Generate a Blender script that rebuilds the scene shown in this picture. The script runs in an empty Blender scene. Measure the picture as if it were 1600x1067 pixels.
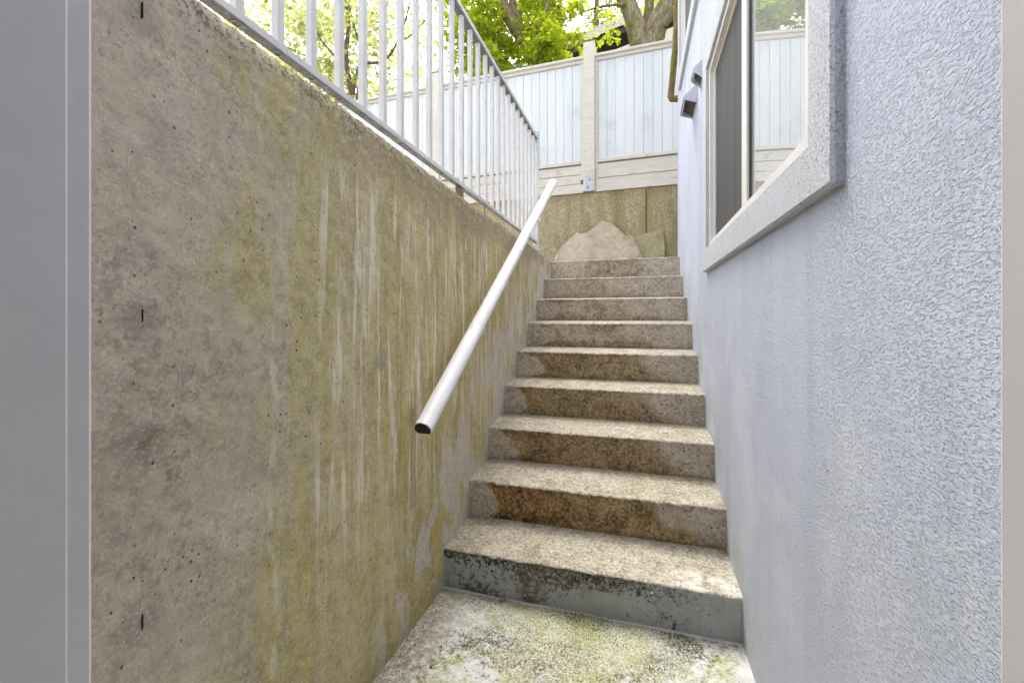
import bpy, bmesh, math, random
import numpy as np
from mathutils import Vector, Matrix
R = math.radians
random.seed(7); rng = np.random.default_rng(11)
S = bpy.context.scene
C = S.collection

# ------------------------------------------------------------------ camera, sky, sun, exposure
CAM_H = 1.15
F, CY, TH = 677.0, 497.0, 0.288            # focal length and horizon row for a 1600 px wide frame, yaw
cam = bpy.data.cameras.new('camera'); cam_o = bpy.data.objects.new('camera', cam); C.objects.link(cam_o)
cam.sensor_width = 36.0; cam.lens = F / 1600 * 36.0
cam.shift_y = -(533.5 - CY) / 1600
cam.clip_start = 0.02; cam.clip_end = 1500
cam_o.location = (0, 0, CAM_H); cam_o.rotation_euler = (R(90), 0, TH)
S.camera = cam_o

SUN_EL, SUN_AZ = R(64), R(-10)             # azimuth measured from +Y (down the stairs' length) towards +X
w = bpy.data.worlds.new('World'); S.world = w; w.use_nodes = True
wn, wl = w.node_tree.nodes, w.node_tree.links
bg = wn['Background']
sky = wn.new('ShaderNodeTexSky'); sky.sky_type = 'NISHITA'; sky.sun_disc = False
sky.sun_elevation = SUN_EL; sky.sun_rotation = SUN_AZ
sky.air_density = 1.0; sky.dust_density = 4.0; sky.ozone_density = 1.0
hsv = wn.new('ShaderNodeHueSaturation'); hsv.inputs['Saturation'].default_value = 0.16
wl.new(sky.outputs[0], hsv.inputs['Color']); wl.new(hsv.outputs[0], bg.inputs['Color'])
bg.inputs['Strength'].default_value = 0.15
sun = bpy.data.lights.new('sun', 'SUN'); sun_o = bpy.data.objects.new('sun', sun); C.objects.link(sun_o)
sun.energy = 0.75; sun.angle = R(40); sun.color = (1.0, 0.95, 0.87)
sd = Vector((math.sin(SUN_AZ) * math.cos(SUN_EL), math.cos(SUN_AZ) * math.cos(SUN_EL), math.sin(SUN_EL)))
sun_o.rotation_euler = sd.to_track_quat('Z', 'Y').to_euler(); sun_o.location = (-6, 2, 12)
S.view_settings.view_transform = 'Standard'; S.view_settings.look = 'None'
S.view_settings.gamma = 1.0; S.view_settings.use_curve_mapping = False
S.view_settings.exposure = 2.38
S.cycles.max_bounces = 9; S.cycles.diffuse_bounces = 7; S.cycles.transparent_max_bounces = 12
S.cycles.use_denoising = True; S.cycles.denoising_input_passes = 'RGB_ALBEDO_NORMAL'; S.cycles.denoising_prefilter = 'NONE'

# ------------------------------------------------------------------ helpers: objects
def tag(o, label=None, cat=None, group=None, kind=None):
    if label: o['label'] = label
    if cat: o['category'] = cat
    if group: o['group'] = group
    if kind: o['kind'] = kind
    return o

def thing(name, label, cat, loc=(0, 0, 0), group=None):
    o = bpy.data.objects.new(name, None); C.objects.link(o); o.location = loc
    o.empty_display_size = .1
    return tag(o, label, cat, group)

def link(name, me, mat, parent=None, loc=None, rot=None):
    o = bpy.data.objects.new(name, me); C.objects.link(o)
    if mat is not None and not me.materials: me.materials.append(mat)
    if parent is not None:
        o.parent = parent
        if loc is None: o.location = -Vector(parent_world(parent))
    if loc is not None:
        o.location = Vector(loc) - (Vector(parent_world(parent)) if parent is not None else Vector((0, 0, 0)))
    if rot is not None: o.rotation_euler = rot
    return o

def parent_world(p):
    v = Vector(p.location)
    while p.parent is not None:
        p = p.parent; v = v + Vector(p.location)
    return v

def pydata(name, vs, fs, smooth=False):
    me = bpy.data.meshes.new(name); me.from_pydata([tuple(map(float, v)) for v in vs], [], [list(map(int, f)) for f in fs]); me.update()
    if smooth: me.polygons.foreach_set('use_smooth', [True] * len(me.polygons))
    return me

def bm_mesh(name, bm, smooth=False):
    me = bpy.data.meshes.new(name); bmesh.ops.recalc_face_normals(bm, faces=bm.faces); bm.to_mesh(me); bm.free()
    if smooth: me.polygons.foreach_set('use_smooth', [True] * len(me.polygons))
    return me

def add_box(bm, x0, x1, y0, y1, z0, z1, bevel=0.0, seg=2):
    r = bmesh.ops.create_cube(bm, size=1)
    for v in r['verts']:
        v.co = ((x0 + x1) / 2 + v.co.x * (x1 - x0), (y0 + y1) / 2 + v.co.y * (y1 - y0), (z0 + z1) / 2 + v.co.z * (z1 - z0))
    if bevel > 0:
        es = set()
        for v in r['verts']: es.update(v.link_edges)
        bmesh.ops.bevel(bm, geom=list(es), offset=bevel, segments=seg, profile=.5, affect='EDGES')
    return bm

def box(name, x0, x1, y0, y1, z0, z1, mat, parent=None, bevel=0.0, seg=2):
    bm = bmesh.new(); add_box(bm, x0, x1, y0, y1, z0, z1, bevel, seg)
    return link(name, bm_mesh(name, bm), mat, parent)

def boxes(name, lst, mat, parent=None, bevel=0.0):
    bm = bmesh.new()
    for b in lst: add_box(bm, *b, bevel=bevel)
    return link(name, bm_mesh(name, bm), mat, parent)

def prism(name, pts, n, mat, parent=None, bevel=0.0):
    """polygon pts (3D, planar) extruded by vector n"""
    bm = bmesh.new()
    a = [bm.verts.new(p) for p in pts]; b = [bm.verts.new(Vector(p) + Vector(n)) for p in pts]
    bm.faces.new(a); bm.faces.new(b[::-1])
    for i in range(len(pts)):
        j = (i + 1) % len(pts); bm.faces.new((a[i], b[i], b[j], a[j]))
    if bevel > 0:
        bmesh.ops.bevel(bm, geom=list(bm.edges), offset=bevel, segments=2, profile=.5, affect='EDGES')
    return link(name, bm_mesh(name, bm), mat, parent)

def tube_mesh(name, pts, radii, seg=10, cap=True, wob=0.0, prof=None):
    """swept tube through pts, optional wobble for bark; prof = list of (a,b) unit profile"""
    pts = [Vector(p) for p in pts]; vs = []; fs = []
    up = Vector((0.13, 0.2, 1)).normalized()
    n = len(prof) if prof else seg
    ref = None
    for i, p in enumerate(pts):
        d = (pts[min(i + 1, len(pts) - 1)] - pts[max(i - 1, 0)]).normalized()
        if ref is None:
            ref = d.cross(Vector((1, 0, 0))) if abs(d.x) < .9 else d.cross(Vector((0, 1, 0)))
        ref = (ref - d * ref.dot(d)).normalized(); b = d.cross(ref)
        for k in range(n):
            if prof: ca, sa = prof[k]
            else: ca, sa = math.cos(2 * math.pi * k / n), math.sin(2 * math.pi * k / n)
            r = radii[i] * (1 + (random.uniform(-wob, wob) if wob else 0))
            vs.append(p + ref * (ca * r) + b * (sa * r))
    for i in range(len(pts) - 1):
        for k in range(n):
            k2 = (k + 1) % n
            fs.append((i * n + k, i * n + k2, (i + 1) * n + k2, (i + 1) * n + k))
    if cap:
        fs.append(tuple(range(n))[::-1]); fs.append(tuple((len(pts) - 1) * n + k for k in range(n)))
    return pydata(name, vs, fs, True)

def smooth_path(pts, radii, sub=4):
    """Catmull-Rom resample"""
    P = [Vector(p) for p in pts]; out = []; ro = []
    for i in range(len(P) - 1):
        p0, p1, p2, p3 = P[max(i - 1, 0)], P[i], P[i + 1], P[min(i + 2, len(P) - 1)]
        for k in range(sub):
            t = k / sub
            out.append(.5 * ((2 * p1) + (p2 - p0) * t + (2 * p0 - 5 * p1 + 4 * p2 - p3) * t * t + (3 * p1 - p0 - 3 * p2 + p3) * t ** 3))
            ro.append(radii[i] * (1 - t) + radii[i + 1] * t)
    out.append(P[-1]); ro.append(radii[-1])
    return out, ro

def vnoise(a, b, seed=0):
    """2D value noise, arrays a, b -> -1..1"""
    rg = np.random.default_rng(seed); T = rg.uniform(-1, 1, (256, 256))
    ia, ib = np.floor(a).astype(int), np.floor(b).astype(int); fa, fb = a - ia, b - ib
    fa = fa * fa * (3 - 2 * fa); fb = fb * fb * (3 - 2 * fb)
    g = lambda x, y: T[x & 255, y & 255]
    return (g(ia, ib) * (1 - fa) + g(ia + 1, ib) * fa) * (1 - fb) + (g(ia, ib + 1) * (1 - fa) + g(ia + 1, ib + 1) * fa) * fb

def fbm(a, b, seed=0, oct=4):
    t = 0; s = 1
    for k in range(oct): t = t + vnoise(a * 2 ** k + 17.3 * k, b * 2 ** k + 5.1 * k, seed + k) * s; s *= .5
    return t

def grid_mesh(name, pos, closed=False, smooth=True):
    """pos: (n,m,3) array -> quad grid"""
    n, m, _ = pos.shape
    me = bpy.data.meshes.new(name)
    i = np.arange(n * m).reshape(n, m)
    q = np.stack([i[:-1, :-1], i[1:, :-1], i[1:, 1:], i[:-1, 1:]], -1).reshape(-1, 4)
    me.vertices.add(n * m); me.vertices.foreach_set('co', pos.reshape(-1).astype(np.float32))
    me.loops.add(q.size); me.loops.foreach_set('vertex_index', q.reshape(-1).astype(np.int32))
    me.polygons.add(len(q)); me.polygons.foreach_set('loop_start', np.arange(0, q.size, 4, dtype=np.int32))
    me.polygons.foreach_set('loop_total', np.full(len(q), 4, dtype=np.int32))
    me.polygons.foreach_set('use_smooth', np.full(len(q), smooth))
    me.update(calc_edges=True); me.validate()
    return me

# ------------------------------------------------------------------ helpers: materials
class M:
    def __init__(self, name, coord='Object'):
        self.m = bpy.data.materials.new(name); self.m.use_nodes = True
        self.N = self.m.node_tree.nodes; self.L = self.m.node_tree.links
        self.b = self.N['Principled BSDF']; self.out = self.N['Material Output']
        tc = self.N.new('ShaderNodeTexCoord'); self.co = tc.outputs[coord]
        sx = self.N.new('ShaderNodeSeparateXYZ'); self.L.new(self.co, sx.inputs[0])
        self.x, self.y, self.z = sx.outputs
    def n(self, t, **kw):
        return self.N.new('ShaderNode' + t)
    def put(self, sock, v):
        if v is None: return
        if isinstance(v, bpy.types.NodeSocket): self.L.new(v, sock)
        elif isinstance(v, tuple) and len(v) == 3 and sock.type == 'RGBA': sock.default_value = (*v, 1)
        else: sock.default_value = v
    def math(self, op, a, b=None, c=None, clamp=False):
        n = self.n('Math'); n.operation = op; n.use_clamp = clamp
        for i, v in enumerate((a, b, c)): self.put(n.inputs[i], v)
        return n.outputs[0]
    def vec(self, s=(1, 1, 1), o=(0, 0, 0), src=None):
        n = self.n('Mapping'); self.put(n.inputs[0], src or self.co); n.inputs['Scale'].default_value = s; n.inputs['Location'].default_value = o
        return n.outputs[0]
    def noise(self, scale, detail=5, rough=.55, dist=0, v=None, s=None, o=(0, 0, 0)):
        n = self.n('TexNoise'); n.inputs['Scale'].default_value = scale; n.inputs['Detail'].default_value = detail
        n.inputs['Roughness'].default_value = rough; n.inputs['Distortion'].default_value = dist
        if s or o != (0, 0, 0): v = self.vec(s or (1, 1, 1), o)
        self.put(n.inputs['Vector'], v or self.co); return n.outputs[0]
    def vor(self, scale, s=None, feature='F1', out='Distance', rand=1.0, v=None):
        n = self.n('TexVoronoi'); n.feature = feature; n.inputs['Scale'].default_value = scale; n.inputs['Randomness'].default_value = rand
        self.put(n.inputs['Vector'], v or (self.vec(s) if s else self.co)); return n.outputs[out]
    def step(self, v, a, b, lo=0.0, hi=1.0):
        n = self.n('MapRange'); n.interpolation_type = 'SMOOTHSTEP'
        self.put(n.inputs['Value'], v)
        for k, q in (('From Min', a), ('From Max', b), ('To Min', lo), ('To Max', hi)): self.put(n.inputs[k], q)
        return n.outputs[0]
    def lin(self, v, a, b, lo=0.0, hi=1.0):
        n = self.n('MapRange'); self.put(n.inputs['Value'], v)
        for k, q in (('From Min', a), ('From Max', b), ('To Min', lo), ('To Max', hi)): self.put(n.inputs[k], q)
        return n.outputs[0]
    def mix(self, f, a, b, mode='MIX'):
        n = self.n('Mix'); n.data_type = 'RGBA'; n.blend_type = mode
        self.put(n.inputs[0], f); self.put(n.inputs[6], a); self.put(n.inputs[7], b); return n.outputs[2]
    def mul(self, *a):
        r = a[0]
        for q in a[1:]: r = self.math('MULTIPLY', r, q)
        return r
    def inv(self, a): return self.math('SUBTRACT', 1.0, a)
    def cells(self, scale, s=None):
        n = self.n('TexVoronoi'); n.inputs['Scale'].default_value = scale; self.put(n.inputs['Vector'], self.vec(s) if s else self.co)
        c = self.n('SeparateColor'); self.L.new(n.outputs['Color'], c.inputs[0]); return c.outputs
    def ramp(self, f, stops):
        n = self.n('ValToRGB'); self.put(n.inputs[0], f); e = n.color_ramp.elements
        while len(e) < len(stops): e.new(.5)
        for q, (p, c) in zip(e, stops): q.position = p; q.color = (*c, 1)
        return n.outputs[0]
    def bump(self, h, strength=.5, dist=.01, normal=None):
        n = self.n('Bump'); n.inputs['Strength'].default_value = strength; n.inputs['Distance'].default_value = dist
        self.put(n.inputs['Height'], h); self.put(n.inputs['Normal'], normal); return n.outputs[0]
    def normal(self):
        g = self.n('NewGeometry'); s = self.n('SeparateXYZ'); self.L.new(g.outputs['True Normal'], s.inputs[0]); return s.outputs
    def rnd(self):
        return self.n('ObjectInfo').outputs['Random']
    def fin(self, col, rough=.8, bump=None, spec=.35, metal=0.0):
        self.put(self.b.inputs['Base Color'], col); self.put(self.b.inputs['Roughness'], rough)
        self.put(self.b.inputs['Specular IOR Level'], spec); self.put(self.b.inputs['Metallic'], metal)
        if bump is not None: self.L.new(bump, self.b.inputs['Normal'])
        return self.m

# stairs dimensions (metres)
XL, XR = -0.81, 0.345
Y1, T, RISE1, RISE, NST = 1.70, 0.289, 0.163, 0.19, 9
def step_z(i): return RISE1 + RISE * i
LAND_Z = step_z(8); Y_TOP = Y1 + 8 * T

# ---- weathered poured concrete of the left wall
def mat_wall():
    m = M('weathered_concrete')
    Y, Z = m.y, m.z
    big = m.noise(2.2, 4, .6); mid = m.noise(9, 8, .68); fine = m.noise(70, 6, .7); warp = m.noise(3.5, 3, .5, o=(4, 1, 2))
    base = m.ramp(m.math('ADD', m.mul(big, .4), m.mul(mid, .6)), [(.30, (.40, .335, .262)), (.5, (.505, .43, .342)), (.70, (.58, .51, .42))])
    # cloudy darker films
    cloud = m.step(m.noise(13, 9, .75, .5), .50, .60)
    base = m.mix(m.mul(cloud, .38), base, (.33, .285, .24))
    flake = m.mul(m.step(m.noise(32, 7, .7, .6, o=(9, 2, 4)), .535, .57), m.step(m.noise(4, 4, .6, o=(1, 7, 0)), .44, .56))
    base = m.mix(m.mul(flake, .55), base, (.25, .222, .195))
    pl = m.step(m.noise(24, 7, .7, .8, o=(2, 9, 1)), .56, .62)
    base = m.mix(m.mul(pl, .25), base, (.55, .49, .40))
    lav = m.step(m.noise(6, 7, .65, .8, o=(3, 3, 1)), .56, .64)
    base = m.mix(m.mul(lav, .4), base, (.42, .385, .36))
    # run-off side of the wall: brown olive film
    yy = m.math('ADD', Y, m.lin(warp, 0, 1, -.22, .22))
    run = m.step(yy, .66, 1.3)
    film = m.ramp(m.noise(1.0, 8, .7, .4, s=(1, 10, 1.7)), [(.32, (.30, .23, .09)), (.47, (.48, .39, .175)), (.62, (.60, .52, .29))])
    base = m.mix(m.mul(run, .9), base, film)
    base = m.mix(m.mul(cloud, run, .3), base, (.20, .155, .08))
    # green-yellow algae: column at y .8 and patches low down
    s1 = m.noise(1, 8, .7, .5, s=(1, 13, 1.5), o=(0, 2, 5))
    col1 = m.mul(m.step(yy, .64, .80), m.inv(m.step(yy, .9, 1.12)), m.step(s1, .40, .58))
    alg = m.mul(m.step(yy, .85, 1.4), m.step(m.noise(1, 8, .7, .6, s=(1, 9, 1.6), o=(0, 5, 9)), .47, .62))
    low = m.mul(m.step(Z, .75, .1), m.step(m.noise(4, 8, .7, .6, o=(5, 0, 3)), .45, .62), m.step(yy, .5, .95))
    algae = m.ramp(m.noise(20, 7, .7), [(.34, (.31, .26, .055)), (.58, (.50, .44, .13))])
    base = m.mix(m.mul(m.math('MAXIMUM', m.math('MAXIMUM', col1, alg), low), .62), base, algae)
    # ochre threads
    th = m.mul(m.step(yy, 1.1, 1.6), m.step(m.noise(1, 6, .65, .3, s=(1, 26, 1.3), o=(0, 1, 3)), .55, .66))
    base = m.mix(m.mul(th, .65), base, (.44, .30, .07))
    dk = m.mul(m.step(yy, .95, 1.5), m.step(m.noise(1, 7, .65, .35, s=(1, 32, 1.6), o=(0, 6, 6)), .54, .66))
    base = m.mix(m.mul(dk, .42), base, (.18, .14, .065))
    # pale lime runs, thin, hanging from below the top edge
    topfade = m.mul(m.inv(m.step(Z, 1.46, 1.66)), m.step(Z, .25, .75))
    l1 = m.step(m.noise(1, 7, .65, .4, s=(1, 30, 1.9), o=(0, 7, 1)), .535, .62)
    l2 = m.step(m.noise(1, 8, .75, .6, s=(1, 13, 2.4), o=(0, 3, 8)), .56, .63)
    lime = m.mul(m.math('MAXIMUM', l1, m.mul(l2, .9)), m.step(yy, .80, 1.0), topfade)
    base = m.mix(m.mul(lime, .85), base, (.74, .69, .56))
    lineA = m.mul(m.step(m.math('ABSOLUTE', m.math('SUBTRACT', Y, m.lin(m.noise(5, 5, .65, o=(0, 0, 4)), 0, 1, .72, .88))), .012, .002), m.step(m.noise(12, 4, .6, o=(2, 2, 2)), .42, .6), m.inv(m.step(Z, 1.15, 1.4)))
    base = m.mix(m.mul(lineA, .75), base, (.66, .62, .54))
    # dark fringe under the top edge
    top = m.mul(m.step(m.math('ADD', Z, m.lin(m.noise(7, 7, .65, o=(2, 0, 0)), 0, 1, -.16, .16)), 1.5, 1.66), m.step(Y, .7, 1.2))
    base = m.mix(m.mul(top, .6), base, (.265, .21, .13))
    # bare grey patches low near the stairs
    ln = m.math('ADD', m.mul(m.math('SUBTRACT', Y, Y1), RISE / T), RISE1)
    dz = m.math('SUBTRACT', Z, ln)
    pat = m.mul(m.step(m.noise(1, 8, .66, .7, s=(1, 5, 2.6), o=(0, 9, 2)), .485, .53), m.inv(m.step(m.math('ADD', dz, m.lin(mid, 0, 1, -.2, .2)), .25, .55)), m.step(Y, 1.10, 1.28))
    base = m.mix(m.mul(pat, .74), base, m.ramp(fine, [(.3, (.46, .43, .395)), (.7, (.66, .625, .58))]))
    # mortar smear following the stair profile
    edge = m.math('ADD', .05, m.lin(m.noise(9, 5, .6, o=(0, 1, 1)), 0.3, .7, -.04, .06))
    q_ = m.math('DIVIDE', m.math('SUBTRACT', Y, Y1), T); fl0 = m.math('FLOOR', q_)
    frac = m.math('SUBTRACT', q_, fl0); fl = m.math('ADD', m.mul(fl0, RISE), RISE1)
    dtread = m.math('SUBTRACT', Z, fl); drise = m.mul(m.inv(frac), T)
    dprof = m.math('MINIMUM', dtread, m.math('ADD', drise, m.math('MAXIMUM', m.math('SUBTRACT', dtread, RISE), 0.0)))
    smear = m.mul(m.step(m.math('SUBTRACT', dprof, edge), .012, -.006), m.step(Y, Y1 - .02, Y1 + .01))
    base = m.mix(m.mul(smear, .85), base, m.ramp(fine, [(.3, (.44, .415, .375)), (.7, (.62, .585, .535))]))
    # damp green foot of the wall
    foot = m.mul(m.step(m.math('ADD', Z, m.lin(mid, 0, 1, -.06, .06)), .12, .0), m.inv(m.step(Y, 1.62, 1.7)))
    base = m.mix(m.mul(foot, .5), base, (.23, .20, .075))
    # rough broken band under the top edge
    et = m.math('SUBTRACT', m.math('ADD', 1.768, m.mul(Y, -.020)), Z)
    eb = m.step(m.math('ADD', et, m.lin(mid, .3, .7, -.035, .035)), .075, .02)
    base = m.mix(m.mul(eb, m.step(m.noise(85, 5, .7), .50, .58), .85), base, (.07, .052, .035))
    base = m.mix(m.mul(eb, m.step(m.noise(60, 5, .7, o=(3, 2, 1)), .52, .6), .6), base, (.62, .55, .43))
    # grey repairs round the form ties
    for (ty, tz, rr) in ((.526, 1.665, .05), (.526, 1.154, .045), (.526, .635, .055), (.53, .93, .045), (1.235, 1.02, .05)):
        d = m.math('POWER', m.math('ADD', m.math('POWER', m.math('SUBTRACT', Y, ty), 2.0), m.math('POWER', m.math('SUBTRACT', Z, tz), 2.0)), .5)
        d = m.math('ADD', d, m.lin(mid, 0, 1, -.04, .04))
        base = m.mix(m.mul(m.step(d, rr, rr * .35), .5), base, (.235, .215, .195))
    rs = m.math('POWER', m.math('ADD', m.math('POWER', m.math('SUBTRACT', Y, .53), 2.0), m.math('POWER', m.math('SUBTRACT', Z, .935), 2.0)), .5)
    base = m.mix(m.mul(m.step(m.math('ADD', rs, m.lin(fine, 0, 1, -.02, .02)), .016, .006), .8), base, (.22, .13, .05))
    # speckle and bug holes
    g2 = m.noise(330, 3, .7); g3 = m.cells(190)[0]
    base = m.mix(.24, base, m.mix(m.step(g2, .40, .60), m.mix(.5, base, (.10, .08, .055)), m.mix(.45, base, (.72, .66, .56))))
    base = m.mix(m.mul(m.step(g3, .82, .9), m.step(m.noise(7, 5, .65, o=(5, 5, 1)), .42, .6), .26), base, (.15, .12, .09)); base = m.mix(m.mul(m.step(g3, .16, .08), .3), base, (.66, .60, .50))
    base = m.mix(m.mul(m.step(fine, .46, .62), .16), base, m.mix(.55, base, (.62, .56, .46)))
    base = m.mix(m.mul(m.step(fine, .52, .38), .2), base, m.mix(.55, base, (.12, .095, .065)))
    vb = m.n('TexVoronoi'); vb.inputs['Scale'].default_value = 24; m.L.new(m.vec((1, 1, .8)), vb.inputs['Vector'])
    cb = m.n('SeparateColor'); m.L.new(vb.outputs['Color'], cb.inputs[0])
    warpd = m.lin(fine, 0, 1, -.07, .07)
    big_h = m.mul(m.step(m.math('ADD', vb.outputs['Distance'], warpd), .10, .05), m.step(cb.outputs[0], .80, .86))
    vs_ = m.n('TexVoronoi'); vs_.inputs['Scale'].default_value = 62; m.L.new(m.vec((1, 1, .85)), vs_.inputs['Vector'])
    cs = m.n('SeparateColor'); m.L.new(vs_.outputs['Color'], cs.inputs[0])
    sm_h = m.mul(m.step(m.math('ADD', vs_.outputs['Distance'], warpd), .20, .10), m.step(cs.outputs[1], .62, .74), m.step(m.noise(5, 4, .6, o=(8, 8, 8)), .42, .60))
    hol = m.math('MAXIMUM', big_h, sm_h)
    base = m.mix(m.mul(hol, .9), base, (.035, .026, .018))
    h = m.math('SUBTRACT', m.math('ADD', m.mul(mid, .6), m.mul(fine, .35)), m.mul(hol, .8))
    return m.fin(base, .88, m.bump(h, .35, .006), .15)

def mat_wall_top():
    m = M('concrete_top'); c = m.ramp(m.noise(25, 7, .65), [(.3, (.28, .25, .20)), (.7, (.50, .46, .40))])
    return m.fin(c, .9, m.bump(m.noise(80, 5), .6, .006))

def mat_step(i):
    """cast step: pale worn tread with exposed grit, riser with damp stain"""
    m = M('step_concrete')
    nx, ny, nz = m.normal()
    up = m.step(nz, .3, .8)
    grit = m.noise(72 - 3 * i, 6, .8); mid = m.noise(11, 7, .68)
    tread = m.ramp(m.math('ADD', m.mul(mid, .3), m.mul(grit, .7)), [(.38, (.115, .095, .065)), (.47, (.275, .24, .178)), (.57, (.43, .388, .31))])
    tread = m.mix(m.mul(m.step(m.noise(5, 5, .6, .5, o=(i, 2, 1)), .55, .7), .35), tread, (.30, .245, .13))
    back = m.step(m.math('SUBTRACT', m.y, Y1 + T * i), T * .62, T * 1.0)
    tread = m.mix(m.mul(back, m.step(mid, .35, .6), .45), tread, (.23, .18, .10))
    riser = m.ramp(m.math('ADD', m.mul(mid, .3), m.mul(grit, .7)), [(.37, (.19, .158, .118)), (.47, (.43, .37, .29)), (.57, (.57, .505, .415))])
    # damp stain: a sheet running down from the tread above
    zt = step_z(i); zb = zt - RISE
    rel = m.lin(m.z, zb, zt)                                       # 0 at the foot, 1 at the nosing
    w1 = m.lin(m.noise(6, 4, .55, .3, o=(i * 1.7, 0, i)), 0, 1, -.16, .16)
    w2 = m.lin(m.noise(40, 4, .6, o=(0, i, 0)), 0, 1, -.02, .02)
    xx = m.math('ADD', m.math('ADD', m.x, w1), w2)
    bulge = m.mul(rel, m.inv(rel), 4.0)
    a = m.math('ADD', XL + .05 + (i % 3) * .015, m.mul(bulge, .085 + .01 * i))    # left limit of the stain
    b = m.math('ADD', XR - .24 - .03 * i, m.mul(m.math('POWER', m.inv(rel), 2.0), .26))     # right limit spreads at the foot
    dl_ = m.math('SUBTRACT', xx, a); dr_ = m.math('ADD', m.math('SUBTRACT', b, xx), m.lin(grit, .35, .65, -.06, .06))
    stain = m.mul(m.step(m.math('ADD', dl_, m.lin(grit, .35, .65, -.02, .02)), -.012, .022), m.step(dr_, -.06, .07)); d = m.math('MINIMUM', dl_, dr_)
    rim = m.mul(m.step(d, -.02, .0), m.inv(m.step(d, .01, .07)), m.inv(m.step(m.x, -.6, -.3)))
    k = {1: 1.0, 2: .92, 3: .86, 4: .85, 5: .72, 6: .6, 7: .35, 8: .55}.get(i, .7)
    if i in (5, 6, 7):      # upper ones: damp foot and middle only
        stain = m.mul(stain, m.math('MAXIMUM', m.step(m.math('ADD', rel, m.lin(mid, 0, 1, -.3, .3)), .45, .2), m.step(m.noise(3.2, 4, .6, o=(i * 3, 0, 1)), .46, .56)))
    if i == 8:
        stain = m.mul(m.step(m.math('ADD', m.x, w1), -.5, -.42), m.inv(m.step(m.math('ADD', m.x, w1), -.05, .0)), 1.0)
        rim = m.mul(rim, 0.0)
    left = m.inv(m.step(m.x, XL + .1, XL + .75))
    wet = m.ramp(m.math('ADD', m.mul(grit, .6), m.mul(mid, .4)), [(.39, (.04, .025, .010)), (.475, (.225, .15, .06)), (.585, (.42, .31, .155))])
    rust = m.ramp(m.math('ADD', m.mul(grit, .6), m.mul(mid, .4)), [(.39, (.03, .012, .005)), (.5, (.20, .088, .02)), (.60, (.36, .20, .055))])
    wet = m.mix(m.mul(left, {1: .95, 2: .7, 3: .4, 4: .35}.get(i, .15)), wet, rust)
    if i in (1, 2):
        pool = m.mul(m.step(m.math('ADD', rel, m.lin(mid, 0, 1, -.35, .35)), .5, .1), m.inv(m.step(m.x, XL + .12, XL + .42)))
        wet = m.mix(m.mul(pool, .85), wet, (.02, .017, .014))
    riser = m.mix(m.mul(stain, k), riser, wet)
    riser = m.mix(m.mul(rim, .75 * k), riser, (.30, .165, .045))
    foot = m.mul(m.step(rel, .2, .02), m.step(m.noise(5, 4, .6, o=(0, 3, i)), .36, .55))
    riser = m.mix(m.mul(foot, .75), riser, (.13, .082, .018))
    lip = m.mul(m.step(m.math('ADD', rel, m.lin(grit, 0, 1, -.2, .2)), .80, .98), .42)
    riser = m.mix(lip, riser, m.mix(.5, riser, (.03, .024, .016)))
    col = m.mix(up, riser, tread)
    ce = m.cells(100 - 4 * i)
    col = m.mix(m.mul(m.step(ce[0], .6, .9), .45), col, m.mix(.5, col, (.05, .04, .028))); col = m.mix(m.mul(m.step(ce[1], .7, .95), .4), col, m.mix(.5, col, (.75, .69, .58)))
    speck = m.mul(m.step(m.vor(85 - 4 * i), .38, .18), m.step(m.vor(85 - 4 * i, out='Color'), .5, .6))
    hole = m.mul(m.step(m.vor(52), .34 - .012 * i, .16), m.step(m.vor(52, out='Color'), .46, .6), m.math('SUBTRACT', 1.0, m.mul(up, .82)))
    col = m.mix(m.mul(speck, .5), col, (.10, .078, .052)); col = m.mix(m.mul(hole, .8 - .05 * i), col, (.028, .02, .013))
    pale = m.mul(m.step(m.vor(70, s=(1.1, .9, 1)), .32, .16), m.step(m.vor(70, s=(1.1, .9, 1), out='Color'), .56, .66))
    col = m.mix(m.mul(pale, .6, m.math('SUBTRACT', 1.0, m.mul(stain, .5, m.inv(up)))), col, (.60, .54, .45))
    h = m.math('SUBTRACT', m.math('ADD', m.mul(grit, .5), m.mul(mid, .3)), m.mul(hole, .7))
    return m.fin(col, .85, m.bump(h, .7, .006), .3)

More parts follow.
